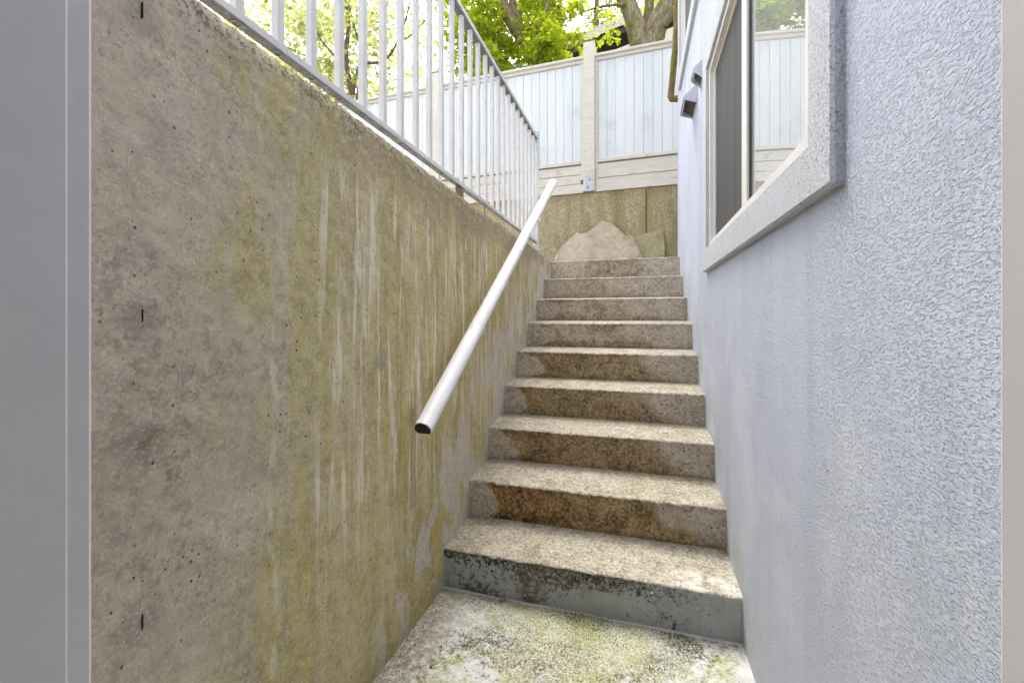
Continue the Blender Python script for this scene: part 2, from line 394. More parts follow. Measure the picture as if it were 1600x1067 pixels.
def mat_first_step():
    m = M('painted_first_step'); nx, ny, nz = m.normal(); up = m.step(nz, .3, .8)
    grit = m.noise(75, 6, .8); mid = m.noise(11, 7, .68)
    tread = m.ramp(m.math('ADD', m.mul(mid, .3), m.mul(grit, .7)), [(.38, (.115, .095, .065)), (.47, (.275, .24, .178)), (.57, (.43, .388, .31))])
    gr = m.mul(m.step(m.noise(6, 6, .6, .4, o=(1, 2, 1)), .5, .66), m.inv(m.step(m.x, -.55, -.2)))
    tread = m.mix(m.mul(gr, .55), tread, (.22, .19, .07))
    wear = m.mul(m.step(m.x, .05, .2), m.inv(m.step(m.y, Y1 + .07, Y1 + .15)), m.step(m.noise(14, 5, .6), .40, .55))
    tread = m.mix(m.mul(wear, .7), tread, (.66, .62, .54))
    paint = m.ramp(m.noise(9, 5, .6), [(.3, (.34, .345, .345)), (.7, (.44, .445, .455))])
    rel = m.lin(m.z, 0, RISE1)
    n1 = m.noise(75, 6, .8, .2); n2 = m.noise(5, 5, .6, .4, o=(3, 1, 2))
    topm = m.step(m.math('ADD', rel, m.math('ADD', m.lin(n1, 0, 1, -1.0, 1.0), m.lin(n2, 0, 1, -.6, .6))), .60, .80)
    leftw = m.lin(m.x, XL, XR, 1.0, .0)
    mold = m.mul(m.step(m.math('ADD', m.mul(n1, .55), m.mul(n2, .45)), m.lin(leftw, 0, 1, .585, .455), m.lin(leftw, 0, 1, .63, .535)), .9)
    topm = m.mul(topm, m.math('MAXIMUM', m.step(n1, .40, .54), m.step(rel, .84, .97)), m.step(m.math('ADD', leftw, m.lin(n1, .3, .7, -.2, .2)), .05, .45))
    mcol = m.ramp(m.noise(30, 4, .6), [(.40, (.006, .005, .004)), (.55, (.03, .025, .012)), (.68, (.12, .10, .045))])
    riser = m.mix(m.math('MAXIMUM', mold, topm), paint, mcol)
    veil = m.mul(m.step(n2, .42, .6), m.step(leftw, .2, .5), .25)
    riser = m.mix(veil, riser, (.25, .235, .16))
    col = m.mix(up, riser, tread)
    ce = m.cells(100)
    col = m.mix(m.mul(m.step(ce[0], .6, .9), .45, up), col, m.mix(.5, col, (.05, .04, .028))); col = m.mix(m.mul(m.step(ce[1], .7, .95), .4, up), col, m.mix(.5, col, (.75, .69, .58)))
    speck = m.mul(m.step(m.vor(85), .36, .16), m.step(m.vor(85, out='Color'), .52, .62), m.math('ADD', .25, m.mul(up, .5)))
    col = m.mix(speck, col, (.09, .07, .045))
    pale = m.mul(m.step(m.vor(120, s=(1.1, .9, 1)), .28, .14), m.step(m.vor(120, s=(1.1, .9, 1), out='Color'), .6, .75), up)
    col = m.mix(m.mul(pale, .5), col, (.62, .56, .47))
    h = m.math('ADD', m.mul(grit, m.math('ADD', .12, m.mul(up, .4))), m.mul(mid, .3))
    return m.fin(col, .7, m.bump(h, .7, .006), .35)

def mat_floor():
    m = M('flaking_floor_paint')
    n1 = m.noise(7, 8, .72, .6); n2 = m.noise(38, 6, .78); n3 = m.noise(2.4, 4, .6, o=(4, 4, 0)); n4 = m.noise(110, 4, .75)
    white = m.ramp(m.noise(20, 6, .65), [(.34, (.40, .395, .37)), (.62, (.55, .545, .53))])
    cx = m.step(m.math('ABSOLUTE', m.math('ADD', m.x, .20)), .78, .10)
    den = m.math('ADD', m.mul(n1, .5), m.math('ADD', m.mul(n2, .34), m.mul(cx, .14)))
    grime = m.step(den, .455, .55)
    g = m.mul(grime, m.step(n4, .38, .56))
    gcol = m.ramp(m.math('ADD', m.mul(n3, .5), m.mul(n2, .5)), [(.40, (.085, .07, .04)), (.47, (.19, .185, .055)), (.55, (.33, .33, .11)), (.66, (.25, .22, .13))])
    col = m.mix(m.mul(g, .88), white, gcol)
    gr = m.mul(m.step(m.noise(5, 6, .65, .4, o=(2, 6, 0)), .5, .62), m.step(cx, .05, .6), m.step(n2, .40, .56))
    col = m.mix(m.mul(gr, .7), col, (.26, .285, .05))
    dark = m.mul(m.step(m.math('ADD', m.mul(n2, .5), m.mul(m.noise(3.6, 5, .6, o=(7, 1, 0)), .5)), .52, .59), m.step(n4, .40, .52))
    col = m.mix(m.mul(dark, .85), col, (.055, .045, .028))
    sp = m.mul(m.step(m.vor(60), .30, .12), m.step(m.vor(60, out='Color'), .5, .62))
    col = m.mix(m.mul(sp, .8), col, (.10, .08, .04))
    dirt = m.mul(m.inv(m.step(m.math('ADD', m.x, m.lin(n1, 0, 1, -.12, .12)), XL + .04, XL + .22)), m.step(n2, .40, .52))
    col = m.mix(m.mul(dirt, .75), col, (.25, .205, .14))
    caulk = m.step(m.math('SUBTRACT', Y1, m.y), .016, .009)
    col = m.mix(m.mul(caulk, .7), col, (.62, .61, .60))
    return m.fin(col, .75, m.bump(m.math('ADD', m.mul(g, -.25), m.mul(n2, .4)), .6, .004), .2)

def mat_stucco(name, ca, cb, streak=True):
    """dashed cement render: rough crumbs and short ridges"""
    m = M(name)
    dist = m.noise(30, 4, .6)
    rt = m.n('Mapping'); m.L.new(m.co, rt.inputs[0]); rt.inputs['Rotation'].default_value = (R(38), 0, 0); rt.inputs['Scale'].default_value = (1, .75, 1.35)
    a = m.noise(185, 3, .62, .08, v=rt.outputs[0]); b = m.noise(1, 4, .65, .5, s=(150, 110, 190), o=(3, 1, 2)); big = m.noise(1.6, 5, .6, .2, s=(1, 1.0, .35))
    h = m.math('ADD', m.mul(m.step(a, .36, .50), .8), m.mul(m.step(b, .30, .70), .28))
    col = m.ramp(m.math('ADD', m.mul(big, .7), m.mul(dist, .3)), [(.35, ca), (.6, cb)])
    if streak:
        st = m.step(m.noise(1, 5, .6, .2, s=(1, 5, .35), o=(0, 3, 0)), .48, .66)
        col = m.mix(m.mul(st, .28), col, (.40, .43, .54))
        wp = m.step(m.noise(2.6, 5, .6, .5, o=(6, 1, 3)), .5, .66); col = m.mix(m.mul(wp, .35), col, (.73, .76, .84))
        low = m.mul(m.step(m.math('ADD', m.z, m.lin(m.noise(3, 4, .6), 0, 1, -.3, .3)), .5, -.1), m.step(m.y, .9, 1.6))
        col = m.mix(m.mul(low, .22), col, (.46, .46, .36))
        prof = m.math('ADD', m.mul(m.math('SUBTRACT', m.y, Y1), RISE / T), RISE1)
        near = m.mul(m.step(m.math('ADD', m.math('SUBTRACT', m.z, prof), m.lin(m.noise(8, 5, .6), 0, 1, -.12, .12)), .28, .06), m.step(m.noise(7, 5, .6), .42, .62))
        col = m.mix(m.mul(near, .38), col, (.44, .43, .34))
    col = m.mix(m.mul(m.step(a, .42, .35), .24), col, m.mix(.55, col, (.10, .10, .13)))  # crevice shade mixed into the colour where the relief is low
    if not streak:
        pc = m.cells(120); col = m.mix(m.mul(m.step(m.vor(120), .42, .2), m.step(pc[0], .66, .74), .6), col, (.20, .20, .22))
    return m.fin(col, .9, m.bump(h, 1.0, .0022), .03)

def mat_paint(name, ca, cb, rough=.5, grain=None, scuff=0.0, dirt=None, bump=.07):
    m = M(name)
    n = m.noise(4, 5, .6) if not grain else m.noise(1, 6, .65, .3, s=grain)
    col = m.ramp(n, [(.32, ca), (.68, cb)])
    if scuff:
        s = m.mul(m.step(m.vor(38, s=(1.6, 1.6, .7)), .12, .04), m.step(m.vor(38, s=(1.6, 1.6, .7), out='Color'), .80, .86))
        s2 = m.step(m.noise(1, 6, .7, .8, s=(18, 18, 5)), .68, .74)
        col = m.mix(m.mul(m.math('MAXIMUM', s, m.mul(s2, .4)), scuff), col, (.10, .095, .09))
    if dirt:
        d = m.mul(m.step(m.noise(8, 7, .7, .4, o=(3, 3, 3)), .52, .7), .75)
        col = m.mix(d, col, dirt)
    h = m.noise(60, 4, .6) if not grain else m.noise(1, 5, .6, s=tuple(q * 6 for q in grain))
    return m.fin(col, rough, m.bump(h, bump, .004), .4)

def mat_rail():
    m = M('railing_paint')
    nx, ny, nz = m.normal()
    col = m.ramp(m.noise(10, 5, .6), [(.3, (.60, .595, .58)), (.7, (.72, .715, .70))])
    ch = m.mul(m.step(m.noise(1, 7, .7, .5, s=(70, 70, 22)), .59, .63), m.step(m.noise(4, 3, .5, o=(1, 1, 1)), .46, .62))
    col = m.mix(m.mul(ch, .85), col, (.12, .105, .095))
    under = m.mul(m.step(nz, -.5, -.8), m.step(m.noise(30, 6, .7, .3), .25, .42))  # downward faces: shade and dirt painted together into the colour
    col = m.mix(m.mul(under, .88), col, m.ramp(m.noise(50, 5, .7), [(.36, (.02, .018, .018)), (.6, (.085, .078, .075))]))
    mo = m.mul(m.step(nz, .5, .9), m.step(m.noise(20, 5, .6), .45, .6)); col = m.mix(m.mul(mo, .5), col, (.30, .29, .20))
    return m.fin(col, .45, m.bump(m.noise(90, 4), .15, .003), .4)

def mat_boards():
    m = M('pale_fence_boards'); r = m.rnd()
    grain = m.noise(1, 6, .6, .4, s=(45, 45, 2.2))
    col = m.ramp(m.math('ADD', m.mul(grain, .75), m.mul(r, .25)), [(.25, (.60, .64, .645)), (.5, (.665, .70, .70)), (.75, (.71, .735, .73))])
    bl = m.step(m.noise(2.2, 5, .6, .4), .52, .72); col = m.mix(m.mul(bl, .32), col, (.36, .39, .38))
    kn = m.mul(m.step(m.vor(5, s=(1.5, 1.5, 1)), .07, .03), m.step(m.vor(5, s=(1.5, 1.5, 1), out='Color'), .5, .7)); col = m.mix(m.mul(kn, .4), col, (.38, .36, .30))
    run = m.mul(m.step(m.noise(1, 5, .6, .2, s=(26, 26, 1.2), o=(2, 0, 1)), .58, .72), .25); col = m.mix(run, col, (.42, .44, .38))
    return m.fin(col, .75, m.bump(grain, .25, .003), .25)

def mat_trim():
    m = M('cream_fence_trim')
    g = m.noise(1, 6, .65, .5, s=(3, 30, 30)); col = m.ramp(g, [(.3, (.56, .525, .445)), (.7, (.68, .645, .56))])
    d = m.mul(m.step(m.noise(6, 6, .7, .4), .56, .72), .55); col = m.mix(d, col, (.34, .30, .19))
    nx, ny, nz = m.normal(); col = m.mix(m.mul(m.step(nz, .6, .9), .75), col, (.30, .245, .17))
    return m.fin(col, .75, m.bump(g, .3, .003), .25)

def mat_aggregate():
    m = M('exposed_aggregate')
    v = m.vor(75); c = m.vor(75, out='Color'); big = m.noise(3, 5, .6)
    sx = m.n('SeparateColor'); m.L.new(c, sx.inputs[0])
    col = m.ramp(sx.outputs[0], [(.1, (.30, .245, .14)), (.45, (.36, .30, .175)), (.8, (.42, .355, .225)), (1, (.52, .465, .34))])
    st = m.step(m.noise(1, 5, .6, .4, s=(6, 6, .9)), .45, .66); col = m.mix(m.mul(st, .55), col, (.26, .23, .08))
    br = m.mul(m.step(m.noise(1, 5, .6, .4, s=(5, 5, .8), o=(4, 0, 1)), .5, .7), .5); col = m.mix(br, col, (.15, .115, .06))
    tp = m.step(m.z, 2.5, 2.64); col = m.mix(m.mul(tp, m.step(big, .4, .6), .6), col, (.16, .11, .05))
    return m.fin(col, .9, m.bump(m.inv(v), .25, .005), .2)

def mat_flag(name, ca, cb, cc):
    m = M(name); n = m.noise(7, 7, .62, .6); col = m.ramp(n, [(.3, ca), (.5, cb), (.7, cc)])
    r = m.step(m.math('ABSOLUTE', m.math('SUBTRACT', m.noise(3.5, 4, .5, .5, o=(2, 1, 5)), .5)), .03, .0); col = m.mix(m.mul(r, .3), col, (.27, .21, .16))
    sp = m.step(m.noise(70, 4, .7), .6, .7); col = m.mix(m.mul(sp, .25), col, (.22, .19, .14))
    return m.fin(col, .85, m.bump(m.math('ADD', n, m.mul(m.noise(40, 5, .6), .3)), .5, .02), .25)

def mat_bark(name, dark, light, moss=.5):
    m = M(name)
    n = m.noise(1, 7, .65, .6, s=(22, 22, 5)); col = m.ramp(n, [(.34, dark), (.66, light)])
    nx, ny, nz = m.normal()
    mo = m.mul(m.step(m.noise(4.5, 6, .65, .4), .46, .58), moss); col = m.mix(mo, col, m.ramp(m.noise(40, 4), [(.3, (.075, .085, .010)), (.7, (.22, .22, .035))]))
    return m.fin(col, .9, m.bump(n, .8, .03), .15)

def mat_leaf(name, c1, c2, c3, trans=.5, tint=(1.0, 1.0, .55)):
    m = M(name)
    g = m.n('NewGeometry'); ri = g.outputs['Random Per Island']
    col = m.ramp(ri, [(.0, c1), (.5, c2), (1.0, c3)])
    m.N.remove(m.b)
    d = m.n('BsdfDiffuse'); t = m.n('BsdfTranslucent'); gl = m.n('BsdfGlossy'); gl.inputs['Roughness'].default_value = .45
    tcol = m.mix(1.0, col, tint, 'MULTIPLY')
    bright = m.n('Mix'); 
    m.put(d.inputs[0], col)
    hs = m.n('HueSaturation'); hs.inputs['Value'].default_value = 1.7; m.put(hs.inputs['Color'], tcol); m.put(t.inputs[0], hs.outputs[0])
    a = m.n('MixShader'); a.inputs[0].default_value = trans; m.L.new(d.outputs[0], a.inputs[1]); m.L.new(t.outputs[0], a.inputs[2])
    b = m.n('MixShader'); b.inputs[0].default_value = .04; m.L.new(a.outputs[0], b.inputs[1]); m.L.new(gl.outputs[0], b.inputs[2])
    m.L.new(b.outputs[0], m.out.inputs[0]); return m.m

def mat_pane():
    m = M('window_glass'); m.N.remove(m.b)
    fr = m.n('Fresnel'); fr.inputs['IOR'].default_value = 2.6
    bump = m.bump(m.noise(2.0, 2, .5), .02, .01); m.L.new(bump, fr.inputs['Normal'])
    gl = m.n('BsdfGlossy'); gl.inputs['Roughness'].default_value = .012; gl.inputs['Color'].default_value = (.94, .96, .97, 1)
    tr = m.n('BsdfTransparent'); tr.inputs['Color'].default_value = (.86, .9, .9, 1)
    mx = m.n('MixShader'); m.L.new(m.math('ADD', m.mul(fr.outputs[0], 1.0), .52, clamp=True), mx.inputs[0]); m.L.new(tr.outputs[0], mx.inputs[1]); m.L.new(gl.outputs[0], mx.inputs[2])
    df_ = m.n('BsdfDiffuse'); df_.inputs['Color'].default_value = (.80, .82, .83, 1)
    m2 = m.n('MixShader'); m2.inputs[0].default_value = .26; m.L.new(mx.outputs[0], m2.inputs[1]); m.L.new(df_.outputs[0], m2.inputs[2])
    m.L.new(m2.outputs[0], m.out.inputs[0]); return m.m

def mat_flat(name, c, rough=.6, spec=.4, metal=0.0, var=.12):
    m = M(name); n = m.noise(14, 5, .6)
    return m.fin(m.ramp(n, [(.3, tuple(q * (1 - var) for q in c)), (.7, tuple(min(1, q * (1 + var)) for q in c))]), rough, m.bump(m.noise(70, 4), .1, .003), spec, metal)

W_WALL = mat_wall(); W_TOP = mat_wall_top()
STUCCO = mat_stucco('lavender_stucco', (.52, .55, .675), (.605, .635, .745))
STUCCO_TRIM = mat_stucco('pale_stucco_trim', (.545, .56, .60), (.62, .635, .67), False)
FRAME = mat_paint('cream_vinyl', (.70, .68, .635), (.78, .765, .725), .4)
JAMB = mat_paint('grey_white_door_paint', (.57, .55, .575), (.63, .615, .635), .38, scuff=.55)
ROOM = mat_paint('interior_paint', (.55, .55, .56), (.62, .62, .63), .6)
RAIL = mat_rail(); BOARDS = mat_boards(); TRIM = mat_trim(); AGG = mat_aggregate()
WHITE = mat_paint('white_handrail_paint', (.74, .745, .75), (.82, .82, .815), .35, scuff=.45, dirt=(.60, .585, .54))
SOIL = mat_flat('soil', (.09, .07, .045), .95, .1, var=.5)

# ------------------------------------------------------------------ ground, terrain
def struct(o): o['kind'] = 'structure'; return o
n, m_ = 90, 90
gx = np.linspace(XL - .02, .38, n); gy = np.linspace(.1, Y1 + .02, m_); GX, GY = np.meshgrid(gx, gy, indexing='ij')
GZ = .0015 * fbm(GX * 9, GY * 9, 3)
struct(link('floor', grid_mesh('floor', np.stack([GX, GY, GZ], -1)), mat_floor()))
PAVE = mat_flat('patio_concrete', (.30, .275, .235), .9, .2, var=.25)
struct(box('patio', -14, -1.01, .36, 5.28, 1.3, 1.655, PAVE))
struct(box('landing', XL - .2, 5.0, Y_TOP + .285, 5.2, 1.3, LAND_Z, PAVE))
GRASS = mat_flat('garden_ground', (.07, .085, .03), .95, .1, var=.5)
gr = pydata('terrain', [(-400, 5.46, 2.62), (400, 5.46, 2.62), (400, 600, 2.62), (-400, 600, 2.62)], [(0, 1, 2, 3)])
struct(link('terrain', gr, GRASS))
gr2 = pydata('lower_terrain', [(-400, -400, -.4), (400, -400, -.4), (400, 5.46, -.4), (-400, 5.46, -.4)], [(0, 1, 2, 3)])
struct(link('lower_terrain', gr2, GRASS))

# ------------------------------------------------------------------ left concrete wall
cw = thing('concrete_wall', 'tall stained grey brown concrete wall left of the stairs, streaked with lime and algae', 'wall', (XL, .4, 0))
def wall_top(Y):
    return np.interp(Y, [.3, .66, 1.25, 2.0, 3.42, 3.97, 4.02], [1.765, 1.758, 1.742, 1.722, 1.708, 1.684, 1.675])
ny, nz = 420, 210
gy = np.linspace(.36, 4.30, ny); t = np.linspace(0, 1, nz)
GY, GT = np.meshgrid(gy, t, indexing='ij'); top = wall_top(GY) + .0008 * fbm(GY * 9, GY * 0 + 3, 5) + .0004 * fbm(GY * 60, GY * 0 + 3, 6)
GZ = -.02 + GT * (top + .02)
dt = top - GZ
GX = XL + .0022 * fbm(GY * 5, GZ * 5, 8) + .0010 * fbm(GY * 45, GZ * 45, 9, 3)
chip = np.clip(fbm(GY * 45, GZ * 45, 21) + .15, 0, 1.4)
GX = GX - chip * .0035 * np.exp(-dt / .025) - .004 * np.exp(-dt / .008)
GX = GX - .0035 * np.clip(fbm(GY * 60, GZ * 60, 33, 3), -.2, 1) * np.exp(-dt / .07)
face = link('wall_face', grid_mesh('wall_face', np.stack([GX, GY, GZ], -1)), W_WALL, cw)
tx = np.linspace(0, 1, 20); TX, TY = np.meshgrid(tx, gy, indexing='ij')
TZ = np.broadcast_to(top[:, -1], TX.shape) + np.where(TX > 0, .002, 0) * fbm(TX * 9, TY * 20, 4)
TXX = GX[:, -1][None, :] * (1 - TX) + (-1.012) * TX
link('wall_cap', grid_mesh('wall_cap', np.stack([TXX, TY, TZ], -1)), W_TOP, cw)
box('wall_core', -1.0, XL - .03, .37, 4.29, -.3, 1.6, W_TOP, cw)
TIE = mat_flat('rusty_tie', (.02, .014, .010), .8, .2, var=.4)
for (ty, tz, hh) in ((.526, 1.672, .030), (.526, 1.154, .024), (.526, .635, .027)):
    prism('form_tie', [(XL - .004, ty, tz - hh / 2), (XL - .004, ty + .0016, tz - hh / 2 + .004), (XL - .004, ty + .0014, tz + hh / 2), (XL - .004, ty - .001, tz + hh / 2 - .003)], (.0048, .0003, 0), TIE, cw)

# ------------------------------------------------------------------ stairs
st = thing('staircase', 'nine worn concrete steps with brown damp stains climbing between two walls', 'staircase', (-.2, Y1, 0))
def step_mesh(i):
    z = step_z(i); y0 = Y1 + T * i; zl = 0 if i == 0 else step_z(i - 1)
    # profile: riser foot -> nosing round -> tread back
    prof = []
    for k in range(9): prof.append((y0 + .004 * (1 - k / 8) * 0, zl - .012 + (z - .011 - zl + .012) * k / 8))
    for k in range(1, 6):
        a = math.pi / 2 * k / 5; prof.append((y0 + .011 - .011 * math.cos(a), z - .011 + .011 * math.sin(a)))
    yb = y0 + T + .03 if i < 8 else 4.35
    for k in range(1, 13):
        f = k / 12; prof.append((y0 + .011 + (yb - y0 - .011) * f, z + .019 * f * (T + .03) / T if i < 8 else z + .004 * f))
    xs = np.linspace(XL - .012, XR - .0078 * i * .35 + .004, 130)
    P = np.array(prof); pos = np.zeros((len(xs), len(P), 3))
    pos[..., 0] = xs[:, None]; pos[..., 1] = P[None, :, 0]; pos[..., 2] = P[None, :, 1]
    A, B = np.meshgrid(xs, np.arange(len(P)), indexing='ij')
    arc = np.concatenate([[0], np.cumsum(np.hypot(*np.diff(P, axis=0).T))]); S_ = np.broadcast_to(arc[None], A.shape)
    nse = .0008 * fbm(A * 14, S_ * 14, 40 + i) + .0012 * fbm(A * 70, S_ * 70, 60 + i, 3)
    nose = np.exp(-((B - 11) / 2.2) ** 2)
    chip = (np.clip(fbm(A * 26, S_ * 8, 90 + i) - .6, 0, 1) * .003 + np.clip(fbm(A * 90, S_ * 40, 190 + i, 2), 0, 1) * .0025) * nose
    pos[..., 1] += nse * .8 + chip; pos[..., 2] += nse * (B > 9) - chip * .8
    return grid_mesh('step', pos)
for i in range(NST):
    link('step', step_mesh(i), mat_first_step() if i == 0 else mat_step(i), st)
box('stair_core', XL - .01, XR - .02, Y1 + .3, 4.3, -.2, .15, W_TOP, st)

# ------------------------------------------------------------------ house: stucco wall, windows, vents, door frame, room
house = thing('house', 'lavender stucco house right of the stairs with framed windows and a white door frame', 'house', (.35, .36, 0))
WA, WB = .361, -.0082
def wx(y): return WA + WB * y
WIN = (1.03, 2.40, 1.505, 2.42)            # near window opening  y0 y1 z0 z1
WIN2 = (2.05, 3.84, 3.19, 4.3)             # upper far window
YC = 4.21
def wall_piece(y0, y1, z0, z1):
    return [(wx(y0), y0, z0), (wx(y1), y1, z0), (wx(y1), y1, z1), (wx(y0), y0, z1)]
vs, fs = [], []
def q(y0, y1, z0, z1):
    k = len(vs); vs.extend(wall_piece(y0, y1, z0, z1)); fs.append((k, k + 3, k + 2, k + 1))
ys = [.36, WIN[0], WIN2[0], WIN[1], WIN2[1], YC]; zs = [-.4, WIN[2], WIN[3], WIN2[2], WIN2[3], 5.8]
for a in range(len(ys) - 1):
    for b in range(len(zs) - 1):
        ym, zm = (ys[a] + ys[a + 1]) / 2, (zs[b] + zs[b + 1]) / 2
        if any(W[0] < ym < W[1] and W[2] < zm < W[3] for W in (WIN, WIN2)): continue
        q(ys[a], ys[a + 1], zs[b], zs[b + 1])
me = pydata('stucco_wall', vs, fs)
link('stucco_wall', me, STUCCO, house)
# far end, other outer walls and roof
xc = wx(YC)
vs2 = [(xc, YC, -.4), (7, YC, -.4), (7, YC, 5.8), (xc, YC, 5.8), (7, -4, -.4), (7, -4, 5.8)]
link('end_wall', pydata('end_wall', vs2, [(0, 3, 2, 1), (1, 2, 5, 4)]), STUCCO, house)
DY0, DY1, DX0, DX1 = .19, .36, -.636, .2212                    # doorway
DZ = 2.06
boxes('front_wall', [(-9, DX0 - .03, DY0 + .01, DY1 - .006, 1.66, 5.8), (XL - .1, DX0 - .012, DY0 + .01, DY1 - .012, -.3, 2.3), (DX1 + .012, wx(.36) + .3, DY0 + .01, DY1 - .012, -.3, 5.8), (DX0 - .03, DX1 + .012, DY0 + .01, DY1 - .012, DZ + .03, 5.8)], STUCCO, house)
ROOF = mat_flat('dark_roofing', (.07, .07, .075), .9, .2)
boxes('house_roof', [(.18, 7.1, .37, 4.36, 5.805, 5.93), (-9, 7.1, -4.2, .369, 5.805, 5.93)], ROOF, house)
# room behind the camera
boxes('room_walls', [(-1.8, -1.7, -2.6, DY0, -.1, 2.5), (1.3, 1.4, -2.6, DY0, -.1, 2.5), (-1.8, 1.4, -2.7, -2.6, -.1, 2.5), (-1.8, 1.4, -2.7, DY0, 2.5, 2.6), (-1.7, DX0 - .02, DY0 - .012, DY0, 0, 2.5), (DX1 + .02, 1.3, DY0 - .012, DY0, 0, 2.5), (DX0 - .02, DX1 + .02, DY0 - .012, DY0, DZ + .02, 2.5)], ROOM, house)
box('room_floor', -1.8, 1.4, -2.7, .12, -.1, -.004, mat_flat('room_vinyl', (.38, .36, .33)), house)
# door frame: jamb board + outer casing step on each side, head, sill
df = bpy.data.objects.new('door_frame', None); C.objects.link(df); df.parent = house; df['label'] = 'grey white painted door frame around the photographed view'
def jamb(x, s):
    bm = bmesh.new()
    xa = sorted((x, x + s * .03)); add_box(bm, xa[0], xa[1], DY0, .336, -.01, DZ, .003)
    xb = sorted((x + s * .0015, x + s * .0295)); add_box(bm, xb[0], xb[1], .330, DY1, -.012, DZ - .001, .004)
    return bm_mesh('jamb', bm)
link('jamb', jamb(DX0, -1), JAMB, df, loc=None); link('jamb', jamb(DX1, 1), JAMB, df)
for o in df.children: o.location = -Vector(house.location)
hd = boxes('head', [(DX0 - .03, DX1 + .03, DY0, DY1, DZ + .0005, DZ + .035)], JAMB, df, .0025); hd.location = -Vector(house.location)
# windows
PANE = mat_pane(); SCREEN = mat_paint('insect_screen', (.040, .039, .041), (.075, .073, .075), .6, grain=(1, 22, .5))
BLIND = mat_flat('pale_blind', (.62, .62, .60), .8, .2, var=.03)
SLOT = mat_flat('dark_seal', (.06, .06, .065), .6)
def window(W, mull, trim_w, proj, name='window', label=None):
    y0, y1, z0, z1 = W; p = house
    wd = bpy.data.objects.new(name, None); C.objects.link(wd); wd.parent = house
    if label: wd['label'] = label
    off = -Vector(house.location)
    def put(o): o.location = off; return o
    def bx(nm, lst, mat, bev=.0):
        return put(boxes(nm, lst, mat, wd, bev))
    f0 = wx(y0) - proj + .004      # front of the frame, almost flush with the trim
    fd = .05
    X = lambda y: 0
    # stucco trim, butt-jointed pieces around the opening
    tw = trim_w
    O = [(y0 - tw, z0 - tw), (y1 + tw, z0 - tw), (y1 + tw, z1 + tw), (y0 - tw, z1 + tw)]; I = [(y0, z0), (y1, z0), (y1, z1), (y0, z1)]
    vs = []; ch = .006
    sub = 1
    for (ring, dx, sh) in ((O, .05, 0), (O, -proj + ch, 0), (O, -proj, ch), (I, -proj, -ch * .5), (I, -proj + ch * .5, 0), (I, .06, 0)):
        for (yy, zz) in ring:
            sy = 1 if yy < (y0 + y1) / 2 else -1; sz = 1 if zz < (z0 + z1) / 2 else -1
            vs.append((wx(yy) + dx, yy + sy * sh, zz + sz * sh))
    fs = [(r_ * 4 + k, r_ * 4 + (k + 1) % 4, r_ * 4 + 4 + (k + 1) % 4, r_ * 4 + 4 + k) for r_ in range(5) for k in range(4)]
    bm = bmesh.new(); bm.from_mesh(pydata('trim', vs, fs)); put(link('trim', bm_mesh('trim', bm), STUCCO_TRIM, wd))
    fw = .028
    bx('frame', [(f0, f0 + fd, y0 + .0005, y0 + fw, z0 + .0005, z1 - .0005), (f0, f0 + fd, y1 - fw, y1 - .0005, z0 + .0005, z1 - .0005),
                 (f0 + .001, f0 + fd, y0 + fw, y1 - fw, z0 + .0005, z0 + fw), (f0 + .001, f0 + fd, y0 + fw, y1 - fw, z1 - fw, z1 - .0005)], FRAME, .002)
    s1 = mull
    # screened half: slim inner sash + screen; glazed half: meeting stile + pane
    bx('screen_frame', [(f0 + .018, f0 + .04, s1 + .001, s1 + .055, z0 + fw, z1 - fw), (f0 + .020, f0 + .04, y1 - fw - .018, y1 - fw, z0 + fw, z1 - fw),
                        (f0 + .021, f0 + .04, s1 + .055, y1 - fw - .018, z0 + fw, z0 + fw + .014), (f0 + .021, f0 + .04, s1 + .055, y1 - fw - .018, z1 - fw - .014, z1 - fw)], FRAME, .0015)
    bx('screen', [(f0 + .028, f0 + .031, s1 + .05, y1 - fw - .012, z0 + fw + .01, z1 - fw - .01)], SCREEN)
    bx('stile', [(f0 + .012, f0 + .045, s1 - .046, s1, z0 + fw, z1 - fw)], FRAME, .0015)
    bx('seal', [(f0 + .020, f0 + .043, s1 - .056, s1 - .0465, z0 + fw, z1 - fw)], SLOT)
    dl = .045 * (s1 - y0)                      # the sliding sash sits a little askew in its track
    o = prism('pane', [(f0 + .026 + dl, y0 + fw - .02, z0 + fw - .01), (f0 + .026, s1 - .045, z0 + fw - .01), (f0 + .026, s1 - .045, z1 - fw + .01), (f0 + .026 + dl, y0 + fw - .02, z1 - fw + .01)], (.004, 0, 0), PANE, wd); put(o)
    bx('blind', [(f0 + .075, f0 + .079, y0 + fw - .1, s1 - .01, z0 + fw, z1 - fw)], BLIND)
    return wd
window(WIN, 1.690, .112, .022, label='near window with grey insect screen and pane reflecting the fence')
window(WIN2, 2.95, .105, .022, label='upper window seen edge on above the vent hoods')
box('dark_room', wx(1.5) + .25, wx(1.5) + 2, .5, 4.1, 1.2, 4.6, mat_flat('dark_interior', (.06, .06, .065)), house)
